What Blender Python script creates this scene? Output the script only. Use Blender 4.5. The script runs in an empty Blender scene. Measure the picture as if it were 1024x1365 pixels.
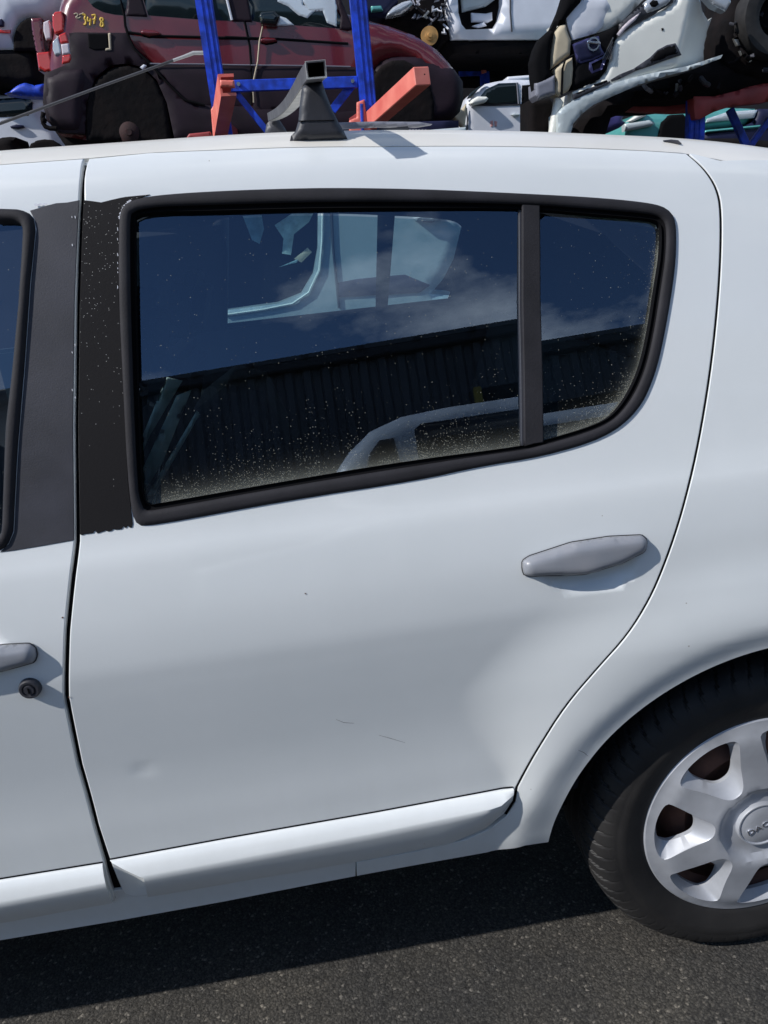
import bpy, bmesh, math, random
from mathutils import Vector, Matrix, geometry, noise
random.seed(7)
R = math.radians
sc = bpy.context.scene
C = sc.collection

# ------------------------------------------------------------------ camera
YAW, PITCH, ROLL, FPX, CH, CD = .0795, .3452, .1058, 1039.9, 1.3169, .9709
fw = Vector((math.sin(YAW)*math.cos(PITCH), math.cos(YAW)*math.cos(PITCH), -math.sin(PITCH)))
r0 = Vector((math.cos(YAW), -math.sin(YAW), 0)); d0 = fw.cross(r0)
RT = math.cos(ROLL)*r0 + math.sin(ROLL)*d0
DN = -math.sin(ROLL)*r0 + math.cos(ROLL)*d0
CAM = Vector((0, -CD, CH))
cam = bpy.data.cameras.new('camera'); co = bpy.data.objects.new('camera', cam); C.objects.link(co)
co.matrix_world = Matrix(((RT.x, -DN.x, -fw.x, CAM.x), (RT.y, -DN.y, -fw.y, CAM.y), (RT.z, -DN.z, -fw.z, CAM.z), (0, 0, 0, 1)))
cam.sensor_fit = 'HORIZONTAL'; cam.sensor_width = 36; cam.lens = FPX/1024*36
cam.clip_start = .05; cam.clip_end = 900
sc.camera = co
sc.render.resolution_x, sc.render.resolution_y = 768, 1024

# ------------------------------------------------------------------ light
LDIR = Vector((1.12, .40, -1.0)).normalized()          # the way the sunlight travels
sun = bpy.data.lights.new('sun', 'SUN'); so = bpy.data.objects.new('sun', sun); C.objects.link(so)
sun.energy = 4.2; sun.angle = R(.53); sun.color = (1, .97, .93)
so.rotation_euler = LDIR.to_track_quat('-Z', 'Y').to_euler()
w = bpy.data.worlds.new('World'); sc.world = w; w.use_nodes = True
nt = w.node_tree; nt.nodes.clear()
N = nt.nodes.new; L = nt.links.new
out = N('ShaderNodeOutputWorld'); bg = N('ShaderNodeBackground'); sky = N('ShaderNodeTexSky')
sky.sky_type = 'NISHITA'; sky.sun_disc = False
sky.sun_elevation = math.asin(-LDIR.z); sky.sun_rotation = math.atan2(-LDIR.x, -LDIR.y)
sky.altitude = 100; sky.air_density = 1.0; sky.dust_density = 0; sky.ozone_density = 4.5
bg.inputs['Strength'].default_value = .12
tc = N('ShaderNodeTexCoord'); mp = N('ShaderNodeMapping'); mp.inputs['Scale'].default_value = (1, 1, 2.2); mp.inputs['Location'].default_value = (.35, 0, .2)
ns = N('ShaderNodeTexNoise'); ns.inputs['Scale'].default_value = 2.3; ns.inputs['Detail'].default_value = 8; ns.inputs['Roughness'].default_value = .58
rp = N('ShaderNodeValToRGB'); rp.color_ramp.elements[0].position = .525; rp.color_ramp.elements[1].position = .67
mx = N('ShaderNodeMix'); mx.data_type = 'RGBA'; mx.inputs['B'].default_value = (12, 12.3, 12.6, 1)
L(tc.outputs['Generated'], mp.inputs['Vector']); L(mp.outputs['Vector'], ns.inputs['Vector']); L(ns.outputs['Fac'], rp.inputs['Fac'])
L(rp.outputs['Color'], mx.inputs['Factor']); L(sky.outputs['Color'], mx.inputs['A']); L(mx.outputs['Result'], bg.inputs['Color']); L(bg.outputs[0], out.inputs[0])
sc.view_settings.view_transform = 'Standard'; sc.view_settings.look = 'None'
sc.view_settings.exposure = 0.07; sc.view_settings.gamma = 1; sc.view_settings.use_curve_mapping = False

# ------------------------------------------------------------------ materials
def mat(name, col, rough=.5, metal=0, coat=0, var=0, vscale=8, bump=0, bscale=60, spec=.5, col2=None, rvar=0, bdist=.0012):
    m = bpy.data.materials.new(name); m.use_nodes = True; t = m.node_tree; b = t.nodes['Principled BSDF']
    b.inputs['Base Color'].default_value = (*col, 1); b.inputs['Roughness'].default_value = rough
    b.inputs['Metallic'].default_value = metal; b.inputs['Coat Weight'].default_value = coat; b.inputs['Coat Roughness'].default_value = .06
    b.inputs['Specular IOR Level'].default_value = spec
    g = t.nodes.new('ShaderNodeTexCoord')
    if var or col2:
        n = t.nodes.new('ShaderNodeTexNoise'); n.inputs['Scale'].default_value = vscale; n.inputs['Detail'].default_value = 6
        t.links.new(g.outputs['Object'], n.inputs['Vector'])
        r = t.nodes.new('ShaderNodeValToRGB'); r.color_ramp.elements[0].position = .3; r.color_ramp.elements[1].position = .7
        c2 = col2 or tuple(c*(1-var) for c in col)
        r.color_ramp.elements[0].color = (*c2, 1); r.color_ramp.elements[1].color = (*(tuple(min(1, c*(1+var*.5)) for c in col) if not col2 else col), 1)
        t.links.new(n.outputs['Fac'], r.inputs['Fac']); t.links.new(r.outputs['Color'], b.inputs['Base Color'])
    if rvar:
        n = t.nodes.new('ShaderNodeTexNoise'); n.inputs['Scale'].default_value = vscale*1.7; n.inputs['Detail'].default_value = 5
        t.links.new(g.outputs['Object'], n.inputs['Vector'])
        r = t.nodes.new('ShaderNodeMapRange'); r.inputs['To Min'].default_value = max(.02, rough-rvar); r.inputs['To Max'].default_value = rough+rvar
        t.links.new(n.outputs['Fac'], r.inputs['Value']); t.links.new(r.outputs[0], b.inputs['Roughness'])
    if bump:
        n = t.nodes.new('ShaderNodeTexNoise'); n.inputs['Scale'].default_value = bscale; n.inputs['Detail'].default_value = 4
        t.links.new(g.outputs['Object'], n.inputs['Vector'])
        u = t.nodes.new('ShaderNodeBump'); u.inputs['Strength'].default_value = bump; u.inputs['Distance'].default_value = bdist
        t.links.new(n.outputs['Fac'], u.inputs['Height']); t.links.new(u.outputs[0], b.inputs['Normal'])
    return m

def add_specks(m, scale, thr, col, amount=1.0, grad=None):
    """pale dust specks: small voronoi cells switched on at random, denser where grad says"""
    t = m.node_tree; b = t.nodes['Principled BSDF']
    return m

M = {}
def white_paint():
    m = bpy.data.materials.new('white_paint'); m.use_nodes = True; t = m.node_tree; b = t.nodes['Principled BSDF']; n_ = t.nodes.new; l = t.links.new
    b.inputs['Roughness'].default_value = .38; b.inputs['Coat Weight'].default_value = .8; b.inputs['Coat Roughness'].default_value = .07
    g = n_('ShaderNodeTexCoord')
    a = n_('ShaderNodeTexNoise'); a.inputs['Scale'].default_value = 2.2; a.inputs['Detail'].default_value = 8; a.inputs['Roughness'].default_value = .65
    l(g.outputs['Object'], a.inputs['Vector'])
    r = n_('ShaderNodeValToRGB'); e = r.color_ramp.elements; e[0].position = .3; e[1].position = .62
    e[0].color = (.70, .73, .735, 1); e[1].color = (.75, .775, .78, 1)
    l(a.outputs['Fac'], r.inputs['Fac'])
    # road film: vertical washed streaks, a little browner near the ground
    mp = n_('ShaderNodeMapping'); mp.inputs['Scale'].default_value = (60, 60, 3); l(g.outputs['Object'], mp.inputs['Vector'])
    s = n_('ShaderNodeTexNoise'); s.inputs['Scale'].default_value = 1; s.inputs['Detail'].default_value = 4; l(mp.outputs[0], s.inputs['Vector'])
    sx = n_('ShaderNodeSeparateXYZ'); l(g.outputs['Object'], sx.inputs[0])
    hz = n_('ShaderNodeMapRange'); hz.inputs['From Min'].default_value = .25; hz.inputs['From Max'].default_value = .6; hz.inputs['To Min'].default_value = .22; hz.inputs['To Max'].default_value = .018; l(sx.outputs['Z'], hz.inputs['Value'])
    mu = n_('ShaderNodeMath'); mu.operation = 'MULTIPLY'; l(s.outputs['Fac'], mu.inputs[0]); l(hz.outputs[0], mu.inputs[1])
    mi = n_('ShaderNodeMix'); mi.data_type = 'RGBA'; mi.inputs['B'].default_value = (.36, .33, .29, 1)
    l(mu.outputs[0], mi.inputs['Factor']); l(r.outputs['Color'], mi.inputs['A'])
    # tiny dark fly specks and chips
    v = n_('ShaderNodeTexVoronoi'); v.inputs['Scale'].default_value = 34; l(g.outputs['Object'], v.inputs['Vector'])
    c = n_('ShaderNodeMath'); c.operation = 'LESS_THAN'; c.inputs[1].default_value = .045; l(v.outputs['Distance'], c.inputs[0])
    sp = n_('ShaderNodeSeparateColor'); l(v.outputs['Color'], sp.inputs[0])
    c2 = n_('ShaderNodeMath'); c2.operation = 'GREATER_THAN'; c2.inputs[1].default_value = .9; l(sp.outputs[0], c2.inputs[0])
    mm = n_('ShaderNodeMath'); mm.operation = 'MULTIPLY'; l(c.outputs[0], mm.inputs[0]); l(c2.outputs[0], mm.inputs[1])
    m3 = n_('ShaderNodeMath'); m3.operation = 'MULTIPLY'; m3.inputs[1].default_value = .55; l(mm.outputs[0], m3.inputs[0])
    mi2 = n_('ShaderNodeMix'); mi2.data_type = 'RGBA'; mi2.inputs['B'].default_value = (.2, .15, .1, 1)
    l(m3.outputs[0], mi2.inputs['Factor']); l(mi.outputs['Result'], mi2.inputs['A']); l(mi2.outputs['Result'], b.inputs['Base Color'])
    rr = n_('ShaderNodeMapRange'); rr.inputs['To Min'].default_value = .3; rr.inputs['To Max'].default_value = .48; l(a.outputs['Fac'], rr.inputs['Value']); l(rr.outputs[0], b.inputs['Roughness'])
    o = n_('ShaderNodeTexNoise'); o.inputs['Scale'].default_value = 420; l(g.outputs['Object'], o.inputs['Vector'])
    u = n_('ShaderNodeBump'); u.inputs['Strength'].default_value = .05; u.inputs['Distance'].default_value = .001; l(o.outputs['Fac'], u.inputs['Height']); l(u.outputs[0], b.inputs['Normal'])
    return m
M['white'] = white_paint()

def glass(name, tint, refl, dust=True, zb=None):
    """window glass: fresnel-weighted mirror over a tinted clear pane, with dried dust on it"""
    m = bpy.data.materials.new(name); m.use_nodes = True; t = m.node_tree; t.nodes.clear(); n_ = t.nodes.new; l = t.links.new
    o = n_('ShaderNodeOutputMaterial'); tr = n_('ShaderNodeBsdfTransparent'); tr.inputs[0].default_value = (*tint, 1)
    gl = n_('ShaderNodeBsdfGlossy'); gl.inputs['Roughness'].default_value = .0; gl.inputs[0].default_value = (.60, .76, 1, 1)
    fr = n_('ShaderNodeFresnel'); fr.inputs['IOR'].default_value = refl
    mx_ = n_('ShaderNodeMixShader'); l(fr.outputs[0], mx_.inputs[0]); l(tr.outputs[0], mx_.inputs[1]); l(gl.outputs[0], mx_.inputs[2])
    last = mx_
    if dust:
        g = n_('ShaderNodeTexCoord')
        df = n_('ShaderNodeBsdfDiffuse'); df.inputs[0].default_value = (.55, .56, .48, 1)
        at = n_('ShaderNodeAttribute'); at.attribute_name = 'edge'          # 1 at the lower seal, 0 higher up
        v = n_('ShaderNodeTexVoronoi'); v.inputs['Scale'].default_value = 850; l(g.outputs['Object'], v.inputs['Vector'])
        sp = n_('ShaderNodeSeparateColor'); l(v.outputs['Color'], sp.inputs[0])
        cl = n_('ShaderNodeTexNoise'); cl.inputs['Scale'].default_value = 22; cl.inputs['Detail'].default_value = 5; l(g.outputs['Object'], cl.inputs['Vector'])
        # probability of a speck
        a1 = n_('ShaderNodeMath'); a1.operation = 'POWER'; a1.inputs[1].default_value = 2.6; l(at.outputs['Fac'], a1.inputs[0])
        a2 = n_('ShaderNodeMath'); a2.operation = 'MULTIPLY_ADD'; a2.inputs[1].default_value = .06; a2.inputs[2].default_value = .006; l(a1.outputs[0], a2.inputs[0])
        b1 = n_('ShaderNodeMath'); b1.operation = 'POWER'; b1.inputs[1].default_value = 16; l(at.outputs['Fac'], b1.inputs[0])
        b2 = n_('ShaderNodeMath'); b2.operation = 'MULTIPLY_ADD'; b2.inputs[1].default_value = .85; l(b1.outputs[0], b2.inputs[0]); l(a2.outputs[0], b2.inputs[2]); a2 = b2
        a3 = n_('ShaderNodeMapRange'); a3.inputs['From Min'].default_value = .38; a3.inputs['From Max'].default_value = .62; a3.inputs['To Min'].default_value = .2; a3.inputs['To Max'].default_value = 1.5; l(cl.outputs['Fac'], a3.inputs['Value'])
        a4 = n_('ShaderNodeMath'); a4.operation = 'MULTIPLY'; l(a2.outputs[0], a4.inputs[0]); l(a3.outputs[0], a4.inputs[1])
        ls = n_('ShaderNodeMath'); ls.operation = 'LESS_THAN'; l(sp.outputs[0], ls.inputs[0]); l(a4.outputs[0], ls.inputs[1])
        sz = n_('ShaderNodeMath'); sz.operation = 'MULTIPLY_ADD'; sz.inputs[1].default_value = .5; sz.inputs[2].default_value = .12; l(sp.outputs[1], sz.inputs[0])
        ds = n_('ShaderNodeMath'); ds.operation = 'LESS_THAN'; l(v.outputs['Distance'], ds.inputs[0]); l(sz.outputs[0], ds.inputs[1])
        mu = n_('ShaderNodeMath'); mu.operation = 'MULTIPLY'; l(ls.outputs[0], mu.inputs[0]); l(ds.outputs[0], mu.inputs[1])
        # thin overall film
        fi = n_('ShaderNodeMath'); fi.operation = 'MULTIPLY_ADD'; fi.inputs[1].default_value = .22; fi.inputs[2].default_value = .001; l(b1.outputs[0], fi.inputs[0])
        m5 = n_('ShaderNodeMath'); m5.operation = 'MULTIPLY'; m5.inputs[1].default_value = .38; l(mu.outputs[0], m5.inputs[0])
        ad = n_('ShaderNodeMath'); ad.operation = 'MAXIMUM'; l(m5.outputs[0], ad.inputs[0]); l(fi.outputs[0], ad.inputs[1])
        m2 = n_('ShaderNodeMixShader'); l(ad.outputs[0], m2.inputs[0]); l(mx_.outputs[0], m2.inputs[1]); l(df.outputs[0], m2.inputs[2]); last = m2
    l(last.outputs[0], o.inputs[0]); return m
M['roofw'] = mat('tan_reflection_white_roof', (.76, .745, .71), .45, coat=.25, col2=(.67, .64, .57), vscale=5, rvar=.08)  # tan reflection along the roof edge put into the base colour
M['glass'] = glass('side_window_glass', (.70, .82, .86), 2.1)
M['clear'] = glass('far_window_glass', (.48, .66, .70), 1.4, False)

M['rubber'] = mat('black_rubber', (.021, .020, .024), .72, spec=.3, bump=.25, bscale=300, var=.3, vscale=20)
M['tape'] = mat('matt_black_tape', (.035, .035, .045), .55, var=.35, vscale=14, bump=.15, bscale=500, rvar=.1)
def flecked_black():
    m = mat('flaking_black_film', (.012, .011, .012), .65, spec=.15, bump=.3, bscale=400, bdist=.0006); t = m.node_tree; b = t.nodes['Principled BSDF']; n_ = t.nodes.new; l = t.links.new
    g = n_('ShaderNodeTexCoord'); v = n_('ShaderNodeTexVoronoi'); v.inputs['Scale'].default_value = 900; l(g.outputs['Object'], v.inputs['Vector'])
    sp = n_('ShaderNodeSeparateColor'); l(v.outputs['Color'], sp.inputs[0])
    sx = n_('ShaderNodeSeparateXYZ'); l(g.outputs['Object'], sx.inputs[0])
    hz = n_('ShaderNodeMapRange'); hz.inputs['From Min'].default_value = 1.1; hz.inputs['From Max'].default_value = 1.4; hz.inputs['To Min'].default_value = .001; hz.inputs['To Max'].default_value = .03; l(sx.outputs['Z'], hz.inputs['Value'])
    c = n_('ShaderNodeMath'); c.operation = 'LESS_THAN'; l(sp.outputs[0], c.inputs[0]); l(hz.outputs[0], c.inputs[1])
    d = n_('ShaderNodeMath'); d.operation = 'LESS_THAN'; d.inputs[1].default_value = .4; l(v.outputs['Distance'], d.inputs[0])
    k = n_('ShaderNodeMath'); k.operation = 'MULTIPLY'; l(c.outputs[0], k.inputs[0]); l(d.outputs[0], k.inputs[1])
    mi = n_('ShaderNodeMix'); mi.data_type = 'RGBA'; mi.inputs['A'].default_value = (.012, .011, .012, 1); mi.inputs['B'].default_value = (.5, .5, .48, 1)
    l(k.outputs[0], mi.inputs['Factor']); l(mi.outputs['Result'], b.inputs['Base Color']); return m
M['film'] = flecked_black()
M['handle'] = mat('grey_plastic', (.20, .205, .245), .42, bump=.12, bscale=700, var=.12, vscale=20, coat=.1)
M['grip'] = mat('worn_grey_handle', (.23, .245, .275), .38, bump=.1, bscale=700, col2=(.28, .285, .31), vscale=26, coat=.15, rvar=.08)
M['dark'] = mat('dark_cavity', (.005, .005, .006), .9, spec=.08)
M['dkgrey'] = mat('dark_grey_plastic', (.035, .036, .045), .5, bump=.3, bscale=200, var=.3)
M['seat'] = mat('seat_fabric', (.02, .024, .035), .9, bump=.3, bscale=300)
M['trim'] = mat('interior_trim', (.03, .034, .045), .7, var=.2)
M['tyre'] = mat('tyre_rubber', (.013, .0125, .013), .62, bump=.35, bscale=120, col2=(.026, .0245, .024), vscale=16, spec=.35)
M['cover'] = mat('silver_wheel_cover', (.42, .435, .47), .44, .2, coat=.1, var=.3, vscale=11, rvar=.06)
M['chrome'] = mat('chrome', (.75, .76, .8), .15, 1)
M['rust'] = mat('rusty_steel', (.20, .09, .055), .75, .15, col2=(.085, .042, .034), vscale=18, bump=.4, bscale=80)
M['alu'] = mat('brushed_aluminium', (.45, .45, .43), .42, .8, var=.3, vscale=20, bump=.15, bscale=200)
M['alublk'] = mat('black_coated_bar', (.05, .05, .06), .4, .2, col2=(.14, .14, .15), vscale=30)

def asphalt():
    m = bpy.data.materials.new('asphalt'); m.use_nodes = True; t = m.node_tree; b = t.nodes['Principled BSDF']; n_ = t.nodes.new; l = t.links.new
    g = n_('ShaderNodeTexCoord'); b.inputs['Roughness'].default_value = .85; b.inputs['Specular IOR Level'].default_value = .3
    v = n_('ShaderNodeTexVoronoi'); v.inputs['Scale'].default_value = 190
    wn = n_('ShaderNodeTexNoise'); wn.inputs['Scale'].default_value = 120; l(g.outputs['Object'], wn.inputs['Vector']); wv = n_('ShaderNodeVectorMath'); wv.operation = 'MULTIPLY_ADD'; wv.inputs[1].default_value = (.008, .008, .008); l(wn.outputs['Color'], wv.inputs[0]); l(g.outputs['Object'], wv.inputs[2]); l(wv.outputs[0], v.inputs['Vector'])
    sp = n_('ShaderNodeSeparateColor'); l(v.outputs['Color'], sp.inputs[0])
    r = n_('ShaderNodeValToRGB'); e = r.color_ramp.elements; e[0].position = 0; e[0].color = (.046, .045, .043, 1); e[1].position = .60; e[1].color = (.080, .078, .073, 1)
    for p, c in ((.85, (.078, .076, .071)), (.95, (.10, .096, .088)), (.994, (.22, .21, .19))):
        x = e.new(p); x.color = (*c, 1)
    l(sp.outputs[0], r.inputs['Fac'])
    dr = n_('ShaderNodeValToRGB'); dr.color_ramp.elements[0].position = .35; dr.color_ramp.elements[0].color = (1, 1, 1, 1); dr.color_ramp.elements[1].position = .62; dr.color_ramp.elements[1].color = (.62, .62, .62, 1)
    l(v.outputs['Distance'], dr.inputs['Fac'])
    mu = n_('ShaderNodeMix'); mu.data_type = 'RGBA'; mu.blend_type = 'MULTIPLY'; mu.inputs['Factor'].default_value = 1; l(r.outputs['Color'], mu.inputs['A']); l(dr.outputs['Color'], mu.inputs['B'])
    nz = n_('ShaderNodeTexNoise'); nz.inputs['Scale'].default_value = 3.5; nz.inputs['Detail'].default_value = 8; nz.inputs['Roughness'].default_value = .7; l(g.outputs['Object'], nz.inputs['Vector'])
    r2 = n_('ShaderNodeValToRGB'); r2.color_ramp.elements[0].position = .3; r2.color_ramp.elements[0].color = (.55, .57, .62, 1); r2.color_ramp.elements[1].position = .7; r2.color_ramp.elements[1].color = (1.2, 1.15, 1.05, 1); l(nz.outputs['Fac'], r2.inputs['Fac'])
    m2 = n_('ShaderNodeMix'); m2.data_type = 'RGBA'; m2.blend_type = 'MULTIPLY'; m2.inputs['Factor'].default_value = 1; l(mu.outputs['Result'], m2.inputs['A']); l(r2.outputs['Color'], m2.inputs['B'])
    v2 = n_('ShaderNodeTexNoise'); v2.inputs['Scale'].default_value = 240; v2.inputs['Detail'].default_value = 5; v2.inputs['Roughness'].default_value = .75; l(g.outputs['Object'], v2.inputs['Vector'])
    r3 = n_('ShaderNodeValToRGB'); r3.color_ramp.elements[0].position = .34; r3.color_ramp.elements[0].color = (.35, .35, .36, 1); r3.color_ramp.elements[1].position = .66; r3.color_ramp.elements[1].color = (1.5, 1.45, 1.4, 1); l(v2.outputs['Fac'], r3.inputs['Fac'])
    m3 = n_('ShaderNodeMix'); m3.data_type = 'RGBA'; m3.blend_type = 'MULTIPLY'; m3.inputs['Factor'].default_value = 1; l(m2.outputs['Result'], m3.inputs['A']); l(r3.outputs['Color'], m3.inputs['B']); l(m3.outputs['Result'], b.inputs['Base Color'])
    n2 = n_('ShaderNodeTexNoise'); n2.inputs['Scale'].default_value = 500; n2.inputs['Detail'].default_value = 3; l(g.outputs['Object'], n2.inputs['Vector'])
    ad = n_('ShaderNodeMath'); ad.operation = 'MULTIPLY_ADD'; ad.inputs[1].default_value = -1.0; l(v.outputs['Distance'], ad.inputs[0]); l(n2.outputs['Fac'], ad.inputs[2])
    u = n_('ShaderNodeBump'); u.inputs['Strength'].default_value = .55; u.inputs['Distance'].default_value = .003; l(ad.outputs[0], u.inputs['Height']); l(u.outputs[0], b.inputs['Normal'])
    return m
M['asphalt'] = asphalt()

# ------------------------------------------------------------------ helpers
def tag(o, label=None, cat=None, group=None, kind=None):
    if label: o['label'] = label
    if cat: o['category'] = cat
    if group: o['group'] = group
    if kind: o['kind'] = kind
    return o
def empty(name, loc=(0, 0, 0)):
    o = bpy.data.objects.new(name, None); C.objects.link(o); o.location = loc; o.empty_display_size = .2; return o
def link(name, me, m, parent=None):
    o = bpy.data.objects.new(name, me); C.objects.link(o)
    if m is not None: me.materials.clear(); me.materials.append(m)
    if parent is not None:
        o.parent = parent
        org = Vector((0, 0, 0)); p = parent
        while p is not None: org += p.location; p = p.parent
        o.location = -org                                    # mesh data are in world coordinates
    return o
def mk(name, verts, faces, m, parent=None, smooth=True, merge=0, sharp=None):
    bm = bmesh.new(); vs = [bm.verts.new(v) for v in verts]
    for f in faces:
        try: bm.faces.new([vs[i] for i in f])
        except ValueError: pass
    if merge: bmesh.ops.remove_doubles(bm, verts=bm.verts, dist=merge)
    bmesh.ops.recalc_face_normals(bm, faces=bm.faces)
    me = bpy.data.meshes.new(name); bm.to_mesh(me); bm.free()
    if smooth:
        for p in me.polygons: p.use_smooth = True
        if sharp: 
            me.set_sharp_from_angle(angle=R(sharp))
    return link(name, me, m, parent)
def rayd(px, py): return fw*FPX + RT*(px-512) + DN*(py-682.5)
def P(px, py, y):
    v = rayd(px, py); t = (y-CAM.y)/v.y; return CAM + v*t
def pip(x, y, poly):
    c = False; j = len(poly)-1
    for i in range(len(poly)):
        xi, yi = poly[i]; xj, yj = poly[j]
        if (yi > y) != (yj > y) and x < (xj-xi)*(y-yi)/(yj-yi)+xi: c = not c
        j = i
    return c
def area(poly): return sum(poly[i-1][0]*poly[i][1]-poly[i][0]*poly[i-1][1] for i in range(len(poly)))/2
def densify(poly, d, closed=True):
    o = []; n = len(poly)
    for i in range(n if closed else n-1):
        a = poly[i]; b = poly[(i+1) % n]; k = max(1, int(math.dist(a, b)/d+.5))
        for j in range(k): o.append((a[0]+(b[0]-a[0])*j/k, a[1]+(b[1]-a[1])*j/k))
    if not closed: o.append(tuple(poly[-1]))
    return o
def smoothpoly(p, it=2, closed=True):
    """Chaikin corner cutting"""
    for _ in range(it):
        q = []; n = len(p)
        if not closed: q.append(p[0])
        for i in range(n if closed else n-1):
            a = p[i]; b = p[(i+1) % n]
            q.append(tuple(a[k]*.75+b[k]*.25 for k in range(len(a)))); q.append(tuple(a[k]*.25+b[k]*.75 for k in range(len(a))))
        if not closed: q.append(p[-1])
        p = q
    return p
def inset(poly, d):
    """move a polygon's vertices inward by d (outward if negative)"""
    s = 1 if area(poly) > 0 else -1; n = len(poly); o = []
    for i in range(n):
        a = Vector(poly[i-1]); b = Vector(poly[i]); c = Vector(poly[(i+1) % n])
        e1 = (b-a); e2 = (c-b)
        if e1.length < 1e-9 or e2.length < 1e-9: o.append(tuple(b)); continue
        e1.normalize(); e2.normalize()
        n1 = Vector((-e1.y, e1.x))*s; n2 = Vector((-e2.y, e2.x))*s; m_ = n1+n2
        if m_.length < 1e-6: o.append(tuple(b)); continue
        m_.normalize(); k = d/max(.5, m_.dot(n1)); o.append((b.x+m_.x*k, b.y+m_.y*k))
    return o
def dist_poly(x, y, poly):
    d = 1e9; n = len(poly)
    for i in range(n):
        ax, ay = poly[i-1]; bx, by = poly[i]; ux, uy = bx-ax, by-ay; l2 = ux*ux+uy*uy
        t = 0 if l2 == 0 else max(0, min(1, ((x-ax)*ux+(y-ay)*uy)/l2))
        d = min(d, (x-ax-ux*t)**2+(y-ay-uy*t)**2)
    return math.sqrt(d)
def cdt(outer, holes, grid, jitter=0):
    xs = [p[0] for p in outer]; ys = [p[1] for p in outer]
    pts = []; edges = []
    for ring in [outer]+holes:
        b = len(pts); pts += [Vector(p) for p in ring]; edges += [(b+i, b+(i+1) % len(ring)) for i in range(len(ring))]
    nx = int((max(xs)-min(xs))/grid)+1; ny = int((max(ys)-min(ys))/grid)+1
    allb = [p for ring in [outer]+holes for p in ring]
    cell = {}
    for p in allb: cell.setdefault((int(p[0]//grid), int(p[1]//grid)), []).append(p)
    for i in range(nx+1):
        for j in range(ny+1):
            x = min(xs)+(i+(.5 if j % 2 else 0))*grid; y = min(ys)+j*grid
            if not pip(x, y, outer) or any(pip(x, y, h) for h in holes): continue
            ci, cj = int(x//grid), int(y//grid); ok = True
            for a in (-1, 0, 1):
                for b in (-1, 0, 1):
                    for q in cell.get((ci+a, cj+b), ()):
                        if (q[0]-x)**2+(q[1]-y)**2 < (grid*.4)**2: ok = False
            if ok: pts.append(Vector((x, y)))
    v, e, f, *_ = geometry.delaunay_2d_cdt(pts, edges, [], 0, 1e-6)
    v = [(p.x, p.y) for p in v]; out = []
    for t in f:
        cx = sum(v[i][0] for i in t)/len(t); cy = sum(v[i][1] for i in t)/len(t)
        if pip(cx, cy, outer) and not any(pip(cx, cy, h) for h in holes): out.append(list(t))
    return v, out

# ------------------------------------------------------------------ the white car's side surface
def catmull(pts, n=10):
    o = []
    for i in range(len(pts)-1):
        p0 = pts[max(i-1, 0)]; p1 = pts[i]; p2 = pts[i+1]; p3 = pts[min(i+2, len(pts)-1)]
        for k in range(n):
            t = k/n; o.append(tuple(.5*(2*b+(c-a)*t+(2*a-5*b+4*c-d)*t*t+(3*b-a-3*c+d)*t**3) for a, b, c, d in zip(p0, p1, p2, p3)))
    o.append(tuple(pts[-1])); return o
PROF = [(.062, .24), (.056, .30), (.040, .36), (.0265, .43), (.0225, .50), (.0210, .56), (.0180, .61), (.0130, .66), (.0075, .71), (.0025, .76), (.0005, .80), (.005, .86), (.018, .93), (.034, .98),
        (.064, 1.10), (.090, 1.20), (.116, 1.30), (.140, 1.38), (.160, 1.425), (.190, 1.452), (.235, 1.468), (.30, 1.4785), (.36, 1.4835), (.42, 1.4880), (.50, 1.4930), (.60, 1.4975), (.72, 1.5005), (.87, 1.502)]
PC = catmull(PROF, 12)
SL = [0.0]
for a, b in zip(PC, PC[1:]): SL.append(SL[-1]+math.dist(a, b))
SMAX = SL[-1]
import bisect
def prof(s):
    s = max(0, min(SMAX-1e-6, s)); i = bisect.bisect_right(SL, s)-1; t = (s-SL[i])/(SL[i+1]-SL[i])
    return PC[i][0]*(1-t)+PC[i+1][0]*t, PC[i][1]*(1-t)+PC[i+1][1]*t
DX = [(-3, .02), (-1.6, .02), (-.9, .004), (-.43, 0), (-.02, .010), (.1, .018), (.334, .038), (.46, .053), (.67, .080), (.84, .12), (1.1, .17), (1.4, .24)]
def lerp_t(tab, x):
    if x <= tab[0][0]: return tab[0][1]
    for (a, b), (c, d) in zip(tab, tab[1:]):
        if x <= c: t = (x-a)/(c-a); return b+(d-b)*t
    return tab[-1][1]
DXS = [(x/50, sum(lerp_t(DX, x/50+k*.02) for k in range(-5, 6))/11) for x in range(-150, 75)]
def drop(x):
    i = (x*50+150); k = int(max(0, min(len(DXS)-2, math.floor(i)))); t = max(0, min(1, i-k)); return DXS[k][1]*(1-t)+DXS[k+1][1]*t
def sm(t): t = max(0, min(1, t)); return t*t*(3-2*t)
WX, WZ, WR = .668, .301, .372
WXF = WX-2.59
def bump(x, z):
    b = 0
    for wx in (WX, WXF):
        r = math.hypot(x-wx, z-WZ-.005)
        wd = .05+.15*sm((z-.44)/.24)
        am = .027*(.3+.7*sm((z-.36)/.26)); b += am*sm(1-(r-.42)/wd) if r > .42 else am-.26*am*sm((.42-r)/.05)
    b *= sm((.86-z)/.16)
    # concave scoop under the handles
    for hx, hz in ((.362, .855), (-.508, .872)):
        u = (x-hx)/.066; v = (z-hz+.017)/.036; q = u*u+v*v
        if q < 1: b -= .015*(1-q**1.4)
    # small parking dent near the front edge of the door
    q = ((x+.313)/.016)**2+((z-.612)/.011)**2
    b -= .0010*math.exp(-q)
    # faint sheet-metal waviness
    b += .0012*noise.noise(Vector((x*2.6, z*3.1, 4.2)))
    return b
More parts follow.
